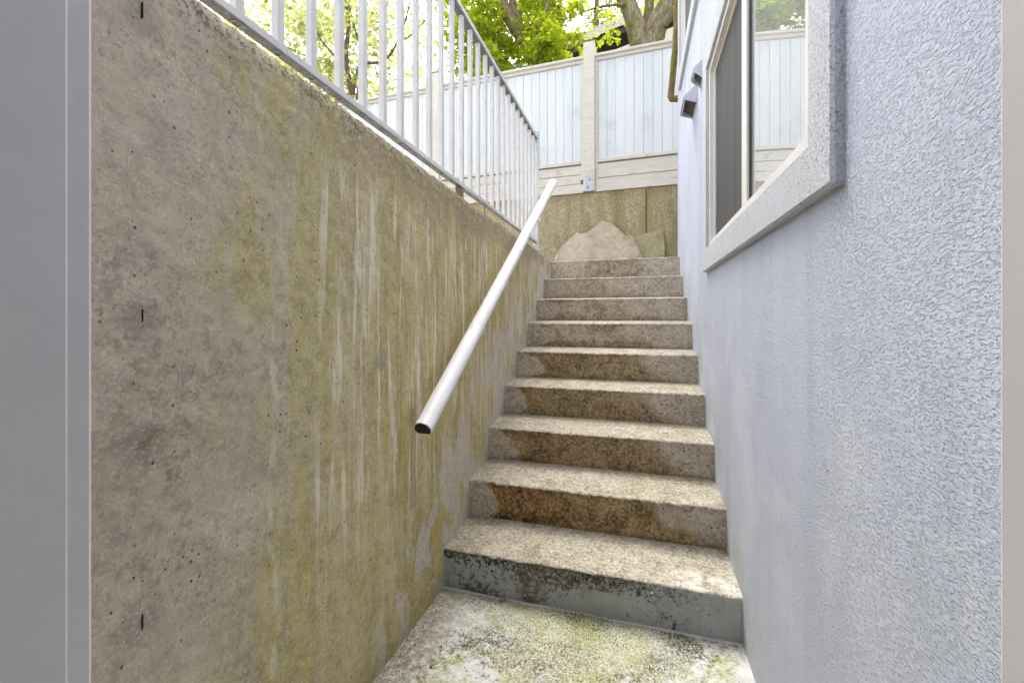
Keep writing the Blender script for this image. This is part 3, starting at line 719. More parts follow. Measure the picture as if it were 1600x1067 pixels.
# vent hoods
HOOD = mat_stucco('hood_paint', (.60, .615, .65), (.70, .71, .74), False); INSIDE = mat_flat('hood_inside', (.085, .068, .055), .8, var=.5)
def hood(y0, y1, zb, zt, p, pz):
    """side cheeks, sloped top, recessed louvre inside, open underneath"""
    x = wx(y0) - .001
    hd = bpy.data.objects.new('vent_hood', None); C.objects.link(hd); hd.parent = house
    hd['label'] = 'small dryer vent hood open underneath on the stucco'
    off = -Vector(house.location)
    th = .004
    A = [(x, zb), (x - p, zb + pz), (x - p, zb + pz + .018), (x, zt)]
    for yy in (y0, y1 - th):
        o = prism('cheek', [(a, yy, b) for a, b in A], (0, th, 0), HOOD, hd); o.location = off
    vs = [(x - p, y0 + th, zb + pz), (x - p, y1 - th, zb + pz), (x - p, y1 - th, zb + pz + .018), (x - p, y0 + th, zb + pz + .018), (x, y1 - th, zt), (x, y0 + th, zt)]
    bm = bmesh.new(); V = [bm.verts.new(v) for v in vs]; bm.faces.new((V[0], V[1], V[2], V[3])); bm.faces.new((V[3], V[2], V[4], V[5]))
    bmesh.ops.solidify(bm, geom=list(bm.faces), thickness=.004)
    o = link('hood_top', bm_mesh('hood_top', bm), HOOD, hd); o.location = off
    o = boxes('lip', [(x - p + .004, x - p + .010, y0 + th, y1 - th, zb + pz - .004, zb + pz + .002), (x - .006, x - .0, y0 + th, y1 - th, zb - .002, zb + .004)], HOOD, hd); o.location = off
    o = prism('flap', [(x - .004, y0 + .010, zb + .012), (x - .004, y1 - .010, zb + .012), (x - p + .014, y1 - .010, zb + pz + .022), (x - p + .014, y0 + .010, zb + pz + .022)], (0, 0, .003), INSIDE, hd); o.location = off
    return hd
hood(2.625, 2.742, 2.490, 2.602, .052, .045)
hood(2.885, 3.12, 2.478, 2.600, .078, .03)
# mossy downpipe at the far corner
MOSSY = mat_bark('mossy_pipe', (.13, .085, .04), (.30, .21, .11), .7)
pp, pr_ = smooth_path([(.345, 4.29, 5.7), (.335, 4.29, 4.4), (.322, 4.29, 3.85), (.298, 4.29, 3.5), (.276, 4.29, 3.27), (.275, 4.29, 3.205), (.30, 4.29, 3.185), (.38, 4.29, 3.18)], [.029] * 8, 5)
dp = link('downpipe', tube_mesh('downpipe', pp, pr_, 10, True, .10), MOSSY, house); dp['label'] = 'mossy brown pipe peeking past the far corner of the house'

# ------------------------------------------------------------------ metal railing on the concrete wall
rl = thing('metal_railing', 'grey white metal picket railing standing on top of the stained concrete wall', 'railing', (-.83, .4, 1.75))
def rbox(x0, x1, y0, y1, za0, za1, zb0, zb1, name, mat, bev=.002, dx=0.0):
    """bar along Y whose bottom/top heights and x change linearly"""
    bm = bmesh.new(); V = []
    for (y, a, b, o) in ((y0, za0, za1, 0), (y1, zb0, zb1, dx)):
        V += [bm.verts.new((x0 + o, y, a)), bm.verts.new((x1 + o, y, a)), bm.verts.new((x1 + o, y, b)), bm.verts.new((x0 + o, y, b))]
    for f in ((0, 1, 2, 3), (7, 6, 5, 4), (0, 4, 5, 1), (1, 5, 6, 2), (2, 6, 7, 3), (3, 7, 4, 0)): bm.faces.new([V[k] for k in f])
    bmesh.ops.bevel(bm, geom=list(bm.edges), offset=bev, segments=2, affect='EDGES')
    return link(name, bm_mesh(name, bm), mat, rl)
RY0, RY1, RDX = .30, 3.49, .020
def rdx(y): return RDX * (y - RY0) / (RY1 - RY0)
def zbot(y): return 1.800 - .030 * (y - RY0) / (RY1 - RY0)
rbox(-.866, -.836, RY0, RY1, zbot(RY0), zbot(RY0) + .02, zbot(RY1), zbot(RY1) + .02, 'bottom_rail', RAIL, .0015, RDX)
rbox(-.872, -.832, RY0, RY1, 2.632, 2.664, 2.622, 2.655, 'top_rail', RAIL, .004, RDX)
pk = bmesh.new(); add_box(pk, -.0105, .0105, -.0105, .0105, 0, .845, .0012, 1); pk = bm_mesh('picket', pk)
ft = bmesh.new()       # hollow tube end that shows as a small rectangle under the bottom rail
for b in ((-.0105, .0105, -.0105, -.008), (-.0105, .0105, .008, .0105), (-.0105, -.008, -.008, .008), (.008, .0105, -.008, .008)):
    add_box(ft, b[0], b[1], b[2], b[3], -.0022, 0)
ft = bm_mesh('tube_end', ft)
WELD = mat_flat('tube_end_metal', (.30, .29, .30), .5); ft.materials.append(WELD)
first = None
for k in range(-4, 24):
    y = .851 + .1113 * k; x = -.851 + rdx(y); z = zbot(y) + .0195
    if first is None:
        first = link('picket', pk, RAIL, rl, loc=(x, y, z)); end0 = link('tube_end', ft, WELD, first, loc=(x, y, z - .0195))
    else:
        c = first.copy(); C.objects.link(c); c.parent = rl; c.location = Vector((x, y, z)) - Vector(rl.location)
        e = end0.copy(); C.objects.link(e); e.parent = c
bm = bmesh.new(); add_box(bm, -.856, -.812, RY1 + .002, RY1 + .046, 1.705, 2.69, .003); add_box(bm, -.857, -.811, RY1 + .001, RY1 + .047, 2.6905, 2.696, .002)
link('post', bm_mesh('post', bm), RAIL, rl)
for y in (1.93,):
    boxes('foot', [(-.868 + rdx(y), -.836 + rdx(y), y, y + .03, wall_top(y) - .02, zbot(y) - .001)], mat_flat('rusty_foot', (.20, .15, .11), .9), rl, .002)

# ------------------------------------------------------------------ handrail
hr = thing('handrail', 'white painted sloping handrail with black cut end fixed to the stained wall', 'handrail', (-.735, 1.37, .765))
A, B = Vector((-.735, 1.375, .758)), Vector((-.735, 3.745, 2.335))
d = (B - A).normalized(); side = Vector((1, 0, 0)); upv = side.cross(d).normalized()
if upv.z < 0: upv = -upv
r0 = .0335
prof = []
for k in range(20):
    a = math.radians(-38 + (180 + 76) * k / 19); prof.append((math.cos(a) * r0, math.sin(a) * r0))
def sweep(p0, p1, sc=1.0, n=24):
    vs, fs = [], []; N_ = len(prof)
    for j in range(n + 1):
        c = p0.lerp(p1, j / n)
        # far tip rounded off
        e = 1.0
        for (a, b) in prof: vs.append(c + side * a * sc + upv * b * sc)
    for j in range(n):
        for k in range(N_): k2 = (k + 1) % N_; fs.append((j * N_ + k, j * N_ + k2, (j + 1) * N_ + k2, (j + 1) * N_ + k))
    fs.append(tuple(range(N_))[::-1]); fs.append(tuple(n * N_ + k for k in range(N_)))
    return vs, fs
vs, fs = sweep(A, B); k = len(vs)
# rounded far end
N_ = len(prof); n0 = len(fs); fs.pop()
last = k - N_
for j in range(1, 5):
    a = math.pi / 2 * j / 4; c = B + d * (r0 * .8 * math.sin(a)); s = max(.02, math.cos(a)); base = len(vs)
    for (pa, pb) in prof: vs.append(c + side * pa * s + upv * pb * s)
    for q_ in range(N_): q2 = (q_ + 1) % N_; fs.append((last + q_, last + q2, base + q2, base + q_))
    last = base
fs.append(tuple(last + q_ for q_ in range(N_)))
me = pydata('rail', vs, fs, True)
bm = bmesh.new(); bm.from_mesh(me); bmesh.ops.recalc_face_normals(bm, faces=bm.faces)
for e in bm.edges:
    if len(e.link_faces) == 2 and e.calc_face_angle(0) > .5: e.smooth = False
bm.to_mesh(me); bm.free()
link('rail', me, WHITE, hr)
BLACK = mat_flat('black_end', (.012, .012, .012), .5)
vs, fs = sweep(A - d * .003, A - d * .0002, .9, 1); link('end_face', pydata('end_face', vs, fs), BLACK, hr)
vs, fs = sweep(A - d * .0012, A + d * .004, 1.0, 1)
def bracket(y):
    t = (y - A.y) / (B.y - A.y); c = A.lerp(B, t) - upv * (r0 * .6)
    pts, rr = smooth_path([c + upv * .006, c - upv * .055, Vector((XL + .03, c.y, c.z - .075)), Vector((XL - .004, c.y, c.z - .075))], [.006] * 4, 4)
    o = link('bracket', tube_mesh('bracket', pts, rr, 10), WHITE, hr)
    bm = bmesh.new(); bmesh.ops.create_cone(bm, cap_ends=True, segments=18, radius1=.026, radius2=.024, depth=.006, matrix=Matrix.Translation((XL + .003, c.y, c.z - .075)) @ Matrix.Rotation(R(90), 4, 'Y'))
    pl = link('wall_plate', bm_mesh('wall_plate', bm), WHITE, o); pl.location = (0, 0, 0)
bracket(1.955); bracket(3.2)

# ------------------------------------------------------------------ rear retaining wall, fence
FM = -.04
def fy(x): return 5.2 + FM * x
rw = thing('retaining_wall', 'olive brown exposed aggregate retaining wall under the pale fence behind the landing', 'wall', (-.5, 5.25, 1.6))
def slab(name, x0, x1, z0, z1, y_off0, y_off1, mat, parent, bev=.004):
    """board lying in the fence plane; y_off are distances in front (-) of / behind (+) it"""
    pts = [(x0, fy(x0) + y_off0, z0), (x1, fy(x1) + y_off0, z0), (x1, fy(x1) + y_off0, z1), (x0, fy(x0) + y_off0, z1)]
    return prism(name, pts, (0, y_off1 - y_off0, 0), mat, parent, bev)
xs = [-13.9, -11.9, -9.9, -7.9, -5.9, -3.9, -1.93, .066, 2.05, 5.0]
for a, b in zip(xs[:-1], xs[1:]): slab('wall_panel', a + .006, b - .006, 1.3, 2.64, -.01, .25, AGG, rw, .006)
slab('wall_backing', -13.9, 5.0, 1.3, 2.625, .012, .24, AGG, rw, 0)
fence = thing('board_fence', 'tall pale blue white board fence with cream posts on top of the retaining wall', 'fence', (-.58, 5.22, 2.64))
STEEL = mat_flat('galvanised_bracket', (.42, .47, .50), .4, .5, .6); RUST = mat_flat('weathered_post_top', (.20, .12, .07), .9, .1)
posts = [-10.87, -8.81, -6.75, -4.70, -2.64, -.583, 1.475, 3.53]
bd = bmesh.new(); bd = None
PW = .068
post_me = None
for k, px in enumerate(posts):
    po = slab('post', px - PW, px + PW, 2.655, 4.42, -.055, .06, TRIM, fence, .005)
    tp = slab('post_cap', px - PW - .003, px + PW + .003, 4.4205, 4.437, -.058, .063, RUST, po, .004); tp.location = (0, 0, 0)
    br = slab('post_bracket', px - .045, px + .045, 2.648, 2.835, -.062, -.0552, STEEL, po, .001); br.location = (0, 0, 0)
    for (dx, dz) in ((.012, 2.78), (-.01, 2.69)):
        bl = bmesh.new()
        bmesh.ops.create_cone(bl, cap_ends=True, segments=8, radius1=.009, radius2=.008, depth=.008, matrix=Matrix.Translation((px + dx, fy(px) - .066, dz)) @ Matrix.Rotation(R(90), 4, 'X'))
        b_ = link('bolt', bm_mesh('bolt', bl), BLACK, po); b_.location = (0, 0, 0)
    if k + 1 == len(posts): continue
    a, b = px + PW + .001, posts[k + 1] - PW - .001
    slab('cap_rail', a, b, 4.232, 4.262, -.055, .06, TRIM, fence, .004)
    slab('upper_trim', a, b, 4.192, 4.2315, -.030, .03, TRIM, fence, .003)
    slab('side_trim', a, a + .032, 2.80, 4.1915, -.026, .03, TRIM, fence, .003)
    slab('side_trim', b - .032, b, 2.80, 4.1915, -.026, .03, TRIM, fence, .003)
    slab('lower_trim', a + .0325, b - .0325, 2.985, 3.022, -.040, .03, TRIM, fence, .003)
    if k >= 5: kz = [(2.645, 2.800), (2.806, 2.972)]
    else: kz = [(2.645, 2.752), (2.756, 2.862), (2.866, 2.972)]
    for (z0, z1) in kz: slab('kick_board', a + (.0325 if z1 > 2.8 else .001), b - (.0325 if z1 > 2.8 else .001), z0, z1, -.022 + random.uniform(-.003, .003), .02, TRIM, fence, .004)
    nb = 18; wbd = (b - a - .066) / nb
    for j in range(nb):
        x0 = a + .033 + wbd * j; x1 = x0 + wbd; g = .0013
        yo = random.uniform(-.0016, .0016)
        # shiplap board: bevelled long edges so that each joint reads as a groove
        sec = [(x0 + g, .018), (x0 + g, -.003), (x0 + g + .0025, -.006), (x1 - g - .0025, -.006), (x1 - g, -.003), (x1 - g, .018)]
        zj = 3.0225 + random.uniform(0, .002)
        me = pydata('board', [(x, fy(x) + y_ + yo, z) for z in (zj, 4.19) for (x, y_) in sec], [tuple(range(6))[::-1], tuple(range(6, 12))] + [(q_, (q_ + 1) % 6, (q_ + 1) % 6 + 6, q_ + 6) for q_ in range(6)])
        link('board', me, BOARDS, fence)

# ------------------------------------------------------------------ flat stones leaning on the rear wall
def at(u, v, Y):
    """point on the plane y = Y seen along a measured sight line of the photograph"""
    k = (u - 800) / F; c, s = math.cos(TH), math.sin(TH); dd = Y / (k * s + c)
    return ((k * c - s) * dd, CAM_H - (v - CY) / F * dd)
def stone(label, uv, Y, th, mat, name='stone_slab', lean=.16, bottom=None):
    P = [at(u, v, Y) for u, v in uv]
    zb = LAND_Z + .004
    pts = []
    for j in range(len(P)):                      # roughen the outline between measured corners
        a, b = Vector(P[j]), Vector(P[(j + 1) % len(P)])
        n_ = max(1, int((b - a).length / .05))
        for q_ in range(n_):
            t = q_ / n_; p = a.lerp(b, t); nn = Vector((-(b - a).y, (b - a).x)).normalized()
            if q_: p = p + nn * random.uniform(-.007, .004)
            pts.append(p)
    pts = [Vector((p.x, max(p.y, zb))) for p in pts]
    cx = sum(p.x for p in pts) / len(pts)
    th_ = thing(name, label, 'stone', (cx, Y, zb))
    f = lambda p: (p.x, Y + (p.y - zb) * lean - .05, p.y)
    bm = bmesh.new(); fr = [bm.verts.new(f(p)) for p in pts]; bk = [bm.verts.new((f(p)[0], f(p)[1] + th, f(p)[2])) for p in pts]
    bm.faces.new(fr); bm.faces.new(bk[::-1])
    for j in range(len(pts)): k_ = (j + 1) % len(pts); bm.faces.new((fr[j], bk[j], bk[k_], fr[k_]))
    bmesh.ops.bevel(bm, geom=list(bm.edges), offset=.003, segments=1, affect='EDGES')
    bmesh.ops.triangulate(bm, faces=list(bm.faces))
    for _ in range(4):
        bmesh.ops.subdivide_edges(bm, edges=[e for e in bm.edges if e.calc_length() > .03], cuts=1, use_grid_fill=True); bmesh.ops.triangulate(bm, faces=[q_ for q_ in bm.faces if len(q_.verts) > 3])
    vv = np.array([v_.co[:] for v_ in bm.verts]); n1_ = fbm(vv[:, 0] * 7 + 3, vv[:, 2] * 7, 71, 4)
    lay = np.floor((fbm(vv[:, 0] * 3.1, vv[:, 2] * 3.1, 77, 3) + 1) * 3) * .006
    for v_, a_, b__ in zip(bm.verts, n1_, lay): v_.co.y += a_ * .003 - b__ * .5
    o = link('slab', bm_mesh('slab', bm), mat)
    # make the slab mesh the thing itself
    o.name = name
    for k_, v_ in (('label', label), ('category', 'stone')): o[k_] = v_
    bpy.data.objects.remove(th_)
    return o
BIG = mat_flag('sandstone', (.40, .34, .245), (.50, .43, .32), (.57, .505, .395)); SMALL = mat_flag('olive_stone', (.30, .26, .135), (.39, .345, .20), (.44, .395, .26))
stone('large pinkish beige pointed flagstone leaning on the rear wall at the top step', [(866, 425), (867, 404), (869, 398), (878, 384), (893, 371), (901, 362), (904, 365), (918, 363.5), (929, 355), (940, 343.2), (954, 348.5), (967, 358), (976, 367.5), (989, 369), (996, 385), (1003, 400), (1010, 425)], 5.09, .045, BIG)
stone('smaller olive square flagstone leaning behind the pointed one beside the house', [(985, 425), (985, 369), (1000, 367), (1011, 364.5), (1024, 361), (1034, 358), (1036, 366), (1038.5, 385), (1038.5, 425)], 5.155, .035, SMALL, lean=.12)

# ------------------------------------------------------------------ neighbour's house behind the fence
nh = thing('neighbour_house', 'white neighbouring house with dark eave glimpsed between the trees above the fence', 'house', (-2.13, 12.34, 2.62))
P0 = Vector((-2.13, 12.34, 0)); E_ = Vector((.938, -.346, 0)); Nn = Vector((.346, .938, 0))
def hp(s, n_, z): return P0 + E_ * s + Nn * n_ + Vector((0, 0, z if z < 3 else z + .38))
WHT = mat_flat('white_siding', (.72, .69, .66), .8, var=.05); SHING = mat_flat('grey_shingles', (.13, .115, .105), .9, .2, var=.4); DARK = mat_flat('brown_fascia', (.055, .04, .035), .7)
def hbox(name, s0, s1, n0, n1, z0, z1, mat, parent=nh):
    pts = [hp(s0, n0, z0), hp(s1, n0, z0), hp(s1, n1, z0), hp(s0, n1, z0)]
    return prism(name, pts, (0, 0, z1 - z0), mat, parent)
hbox('siding_wall', -5, 6.5, .14, 6, 2.62, 8.35, WHT)
hbox('fascia', -5.4, 6.9, 0, .03, 8.24, 8.40, DARK)
hbox('soffit', -5.4, 6.9, .031, .139, 8.30, 8.34, DARK)
prism('roof', [hp(-5.4, -.06, 8.405), hp(6.9, -.06, 8.405), hp(6.9, 1.05, 9.45), hp(-5.4, 1.05, 9.45)], (.02, .05, .06), SHING, nh)
hbox('roof_top', -5.4, 6.9, 1.06, 6.3, 9.40, 9.47, SHING)
hbox('window_trim', -3.1, -1.9, .09, .139, 5.0, 7.7, DARK)

# ------------------------------------------------------------------ trees
LEAF = np.array([(0, 0), (.16, .10), (.5, .06), (.36, .30), (.55, .55), (.27, .52), (.0, 1.0), (-.27, .52), (-.55, .55), (-.36, .30), (-.5, .06), (-.16, .10)])
def leaves_mesh(name, centres, size, seed=0, flat=.6, jitter=.25):
    """maple-like leaves: one small lobed polygon each, folded along the midrib"""
    rg = np.random.default_rng(seed); n_ = len(centres); k = len(LEAF)
    sz = size * rg.uniform(.6, 1.25, n_)
    nrm = rg.normal(0, 1, (n_, 3)); nrm[:, 2] = np.abs(nrm[:, 2]) + flat * 1.8; nrm /= np.linalg.norm(nrm, axis=1)[:, None]
    a = rg.normal(0, 1, (n_, 3)); a[:, 2] -= .5
    tdir = a - (a * nrm).sum(1)[:, None] * nrm; tdir /= np.linalg.norm(tdir, axis=1)[:, None]
    bdir = np.cross(nrm, tdir)
    fold = rg.uniform(.05, .5, n_)
    u = LEAF[:, 0]; v = LEAF[:, 1]
    co = centres[:, None, :] + sz[:, None, None] * (u[None, :, None] * bdir[:, None, :] + v[None, :, None] * tdir[:, None, :] + (np.abs(u)[None, :, None] * fold[:, None, None] - (v ** 2)[None, :, None] * .18) * nrm[:, None, :])
    # two polygons per leaf (left/right half) sharing the midrib
    h1 = np.array([0, 1, 2, 3, 4, 5, 6]); h2 = np.array([0, 6, 7, 8, 9, 10, 11])
    base = (np.arange(n_) * k)[:, None]
    loops = np.concatenate([base + h1, base + h2], 1).reshape(-1)
    me = bpy.data.meshes.new(name)
    me.vertices.add(n_ * k); me.vertices.foreach_set('co', co.reshape(-1).astype(np.float32))
    me.loops.add(len(loops)); me.loops.foreach_set('vertex_index', loops.astype(np.int32))
    me.polygons.add(n_ * 2); me.polygons.foreach_set('loop_start', np.arange(0, len(loops), 7, dtype=np.int32)); me.polygons.foreach_set('loop_total', np.full(n_ * 2, 7, dtype=np.int32))
    me.update(calc_edges=True)
    return me
def spray(rg, c, n_, r, flat=.45):
    """leaves of one twig spray: a drooping flattened cloud"""
    p = rg.normal(0, 1, (n_, 3)); p /= np.linalg.norm(p, axis=1)[:, None]; p *= (rg.uniform(0, 1, n_) ** .45)[:, None]
    p[:, 2] *= flat; p *= r
    p[:, 2] -= .25 * (p[:, 0] ** 2 + p[:, 1] ** 2) / max(r, .01)
    return p + c
def crown_points(seed, bounds, n_spray, per, r, keep=None):
    rg = np.random.default_rng(seed); out = []
    x0, x1, y0, y1, z0, z1 = bounds; c = np.array([(x0 + x1) / 2, (y0 + y1) / 2, (z0 + z1) / 2]); h = np.array([(x1 - x0) / 2, (y1 - y0) / 2, (z1 - z0) / 2])
    k = 0
    while k < n_spray:
        q_ = rg.uniform(-1, 1, 3)
        if (q_ ** 2).sum() > 1: continue
        p = c + q_ * h
        if keep is not None and not keep(p): 
            k += .25; continue
        out.append(spray(rg, p, int(per * rg.uniform(.5, 1.4)), r * rg.uniform(.6, 1.3))); k += 1
    return np.concatenate(out)
def tree(name, label, base, limbs, pts, lsize, bark, leafm, seed, group=None, flat=.6, twigs=0):
    t_ = thing(name, label, 'tree', base, group)
    for j, (path, rad) in enumerate(limbs):
        pp, rr = smooth_path(path, rad, 6)
        link('trunk' if j == 0 else 'limb', tube_mesh('limb', pp, rr, 14 if j < 3 else 8, True, .05), bark, t_)
    o = link('foliage', leaves_mesh('foliage', pts, lsize, seed, flat), leafm, t_); o['kind'] = 'stuff'
    if twigs:
        rg = np.random.default_rng(seed + 5); vs, fs = [], []
        for c in pts[rg.integers(0, len(pts), twigs)]:
            e = c + rg.normal(0, .22, 3) + np.array([0, 0, -.1]); w_ = .004; k = len(vs)
            d_ = np.cross(e - c, (0, 0, 1.0)); d_ = d_ / (np.linalg.norm(d_) + 1e-6) * w_
            vs += [c + d_, c - d_, c + np.array([0, 0, w_]), e]; fs += [(k, k + 1, k + 3), (k + 1, k + 2, k + 3), (k + 2, k, k + 3)]
        o = link('twigs', pydata('twigs', vs, fs), bark, t_); o['kind'] = 'stuff'
    return t_
BARK1 = mat_bark('mossy_bark', (.11, .085, .055), (.36, .30, .215), .85); BARK2 = mat_bark('brown_bark', (.12, .088, .058), (.33, .26, .175), .35); BARK3 = mat_bark('dark_twig_bark', (.07, .052, .04), (.19, .15, .11), .15)
L1 = mat_leaf('maple_leaf', (.20, .265, .014), (.31, .365, .022), (.43, .46, .05), .6)
L2 = mat_leaf('young_leaf', (.19, .215, .07), (.29, .31, .13), (.40, .415, .23), .55, (1.0, 1.0, .75))
L3 = mat_leaf('far_leaf', (.075, .12, .035), (.12, .17, .05), (.17, .22, .07), .5)
Z0 = 2.6
# big mossy trunk by the house
p1 = crown_points(1, (-1.2, 5.0, 6.2, 10.5, 6.5, 10.2), 130, 60, .5, keep=lambda p: p[2] > 6.6 + .3 * abs(p[0]))
p1 = np.concatenate([p1, crown_points(2, (-1.9, -.35, 6.3, 7.6, 5.15, 6.0), 34, 42, .26, keep=lambda p: p[2] < 6.05 + .13 * p[0])])
p1 = np.concatenate([p1, crown_points(3, (.5, 1.6, 6.6, 8.2, 5.2, 6.6), 22, 40, .3)])
tree('maple_tree', 'big mossy forked maple trunk behind the fence next to the house corner', (.1, 7.6, Z0),
     [([(.16, 7.6, Z0 - .05), (.13, 7.6, 4.2), (.105, 7.6, 5.3), (.10, 7.6, 5.75)], [.40, .31, .255, .27]),
      ([(.02, 7.6, 5.55), (-.06, 7.6, 6.0), (-.19, 7.6, 6.42), (-.40, 7.55, 6.85), (-.8, 7.4, 7.6), (-1.3, 7.2, 8.6)], [.16, .16, .135, .115, .09, .05]),
      ([(.17, 7.62, 5.6), (.26, 7.62, 6.0), (.46, 7.6, 6.38), (.72, 7.55, 6.8), (1.2, 7.4, 7.6), (1.7, 7.2, 8.8)], [.18, .175, .155, .13, .10, .05]),
      ([(.12, 7.9, 5.8), (.12, 7.95, 6.3), (.16, 8.0, 7.0), (.1, 8.2, 8.4)], [.13, .085, .075, .04]),
      ([(.35, 7.55, 5.95), (.52, 7.5, 6.12), (.70, 7.45, 6.14), (1.2, 7.3, 6.35)], [.07, .09, .08, .05]),
      ([(-.22, 7.5, 6.40), (-.7, 7.3, 6.30), (-1.3, 7.1, 6.05)], [.028, .02, .008])],
     p1, .085, BARK1, L1, 101, twigs=160)
# lush middle tree
TL = [(-1.3, 5.0), (-1.56, 5.4), (-1.73, 5.7), (-2.0, 6.08), (-2.25, 6.5), (-2.45, 6.95)]
def clear(p):
    if p[1] > 7.35: return True
    return min(abs(p[0] - x) + .6 * abs(p[2] - z) for x, z in TL) > .27
p2 = crown_points(4, (-3.3, -1.25, 6.5, 8.3, 5.15, 9.6), 150, 62, .42, keep=clear)
p2 = np.concatenate([p2, crown_points(5, (-3.2, -2.1, 6.5, 7.6, 5.2, 6.9), 46, 60, .34, keep=clear), crown_points(6, (-1.75, -1.15, 6.4, 7.0, 5.25, 5.75), 8, 45, .2), crown_points(16, (-2.0, -1.3, 7.0, 7.8, 5.75, 6.9), 26, 50, .26)])
tree('maple_tree', 'leaning trunk with dense bright green foliage left of the middle fence post', (-1.3, 7.2, Z0),
     [([(-1.05, 7.2, Z0 - .05), (-1.25, 7.2, 4.4), (-1.56, 7.2, 5.4), (-1.73, 7.2, 5.7), (-2.0, 7.2, 6.08), (-2.25, 7.15, 6.5), (-2.6, 7.1, 7.3), (-2.9, 7.1, 8.4)], [.27, .21, .165, .155, .13, .10, .08, .04]),
      ([(-1.96, 7.2, 6.02), (-2.05, 7.2, 6.35), (-2.14, 7.25, 6.7), (-2.1, 7.3, 7.8)], [.09, .075, .06, .03]),
      ([(-1.75, 7.2, 5.75), (-1.5, 7.0, 6.2), (-1.2, 6.9, 7.0)], [.05, .035, .015])],
     p2, .085, BARK2, L1, 102, twigs=260)
# young pale tree behind the railing
p3 = crown_points(7, (-8.6, -3.0, 5.6, 8.2, 4.6, 9.6), 250, 26, .40)
p3 = np.concatenate([p3, crown_points(8, (-6.2, -4.0, 6.0, 7.0, 4.9, 6.8), 34, 26, .3)])
tree('young_tree', 'thin dark stemmed young tree with pale leaves behind the railing pickets', (-4.95, 6.6, Z0),
     [([(-4.93, 6.6, Z0 - .05), (-4.95, 6.6, 4.2), (-4.95, 6.6, 5.1), (-5.06, 6.6, 5.8), (-5.0, 6.6, 6.4), (-5.09, 6.6, 6.9), (-5.3, 6.6, 8.4)], [.07, .06, .045, .042, .035, .03, .012]),
      ([(-4.95, 6.6, 4.9), (-4.86, 6.6, 5.4), (-4.72, 6.6, 5.85), (-4.86, 6.6, 6.25), (-5.02, 6.6, 6.8)], [.035, .03, .028, .022, .012]),
      ([(-4.93, 6.62, 4.7), (-4.78, 6.62, 5.3), (-4.66, 6.6, 5.62), (-4.28, 6.6, 5.62), (-4.03, 6.6, 5.88), (-3.84, 6.6, 6.3), (-3.7, 6.6, 6.9)], [.04, .03, .026, .022, .018, .014, .008]),
      ([(-5.02, 6.6, 5.6), (-5.34, 6.6, 5.93), (-5.62, 6.6, 6.27), (-5.9, 6.6, 6.8)], [.024, .02, .016, .008]),
      ([(-4.0, 6.6, 5.9), (-3.7, 6.6, 6.0), (-3.4, 6.6, 6.25)], [.012, .01, .006])],
     p3, .082, BARK3, L2, 103, flat=.5, twigs=260)
# far canopies
p4 = crown_points(9, (-7.5, 3.5, 15.5, 18.5, 8.0, 16.0), 330, 40, .75)
tree('tall_tree', 'distant grey green tree whose small leaves fill the gap above the roof', (-2.0, 17, Z0),
     [([(-2.0, 17, Z0 - .05), (-1.9, 17, 7), (-1.7, 17, 11), (-1.6, 17, 14)], [.35, .28, .18, .06]), ([(-1.9, 17, 8.5), (-3.4, 16.8, 11), (-4.6, 16.5, 13)], [.14, .09, .03])],
     p4, .105, BARK2, L3, 104)
p5 = crown_points(10, (-19, -7, 12, 17, 4.5, 15), 420, 36, .8)
tree('tall_tree', 'distant pale tree filling the far left behind the railing', (-13, 15, Z0),
     [([(-13, 15, Z0 - .05), (-13, 15, 7), (-12.8, 15, 12)], [.3, .24, .06])], p5, .14, BARK3, L2, 105)
# shrubs showing just over the fence
def shrub(label, b, n_, per, seed, base, mat=L2, sz=.085):
    t_ = thing('shrub', label, 'shrub', base)
    pts = crown_points(seed, b, n_, per, .28)
    cx, cy = base[0], base[1]
    for j in range(4):
        a = j * 1.7; link('stem', tube_mesh('stem', *smooth_path([(cx, cy, Z0 - .02), (cx + .2 * math.cos(a), cy + .2 * math.sin(a), 3.8), (cx + .55 * math.cos(a), cy + .4 * math.sin(a), b[5] - .4)], [.03, .022, .008], 4), 7), BARK3, t_)
    o = link('foliage', leaves_mesh('foliage', pts, sz, seed + 50), mat, t_); o['kind'] = 'stuff'
shrub('yellow green shrub topping the fence beside the second post behind the railing', (-4.0, -2.9, 6.6, 8.2, 3.2, 5.55), 60, 55, 20, (-3.4, 7.4, Z0), L1)
shrub('rounded green shrub topping the fence left of the second post', (-5.2, -3.8, 8.0, 9.6, 3.2, 5.75), 60, 45, 21, (-4.5, 8.8, Z0))
shrub('bright shrub at the foot of the dense leaning tree', (-2.9, -1.9, 6.2, 7.2, 3.4, 5.6), 46, 60, 22, (-2.4, 6.7, Z0), L1)

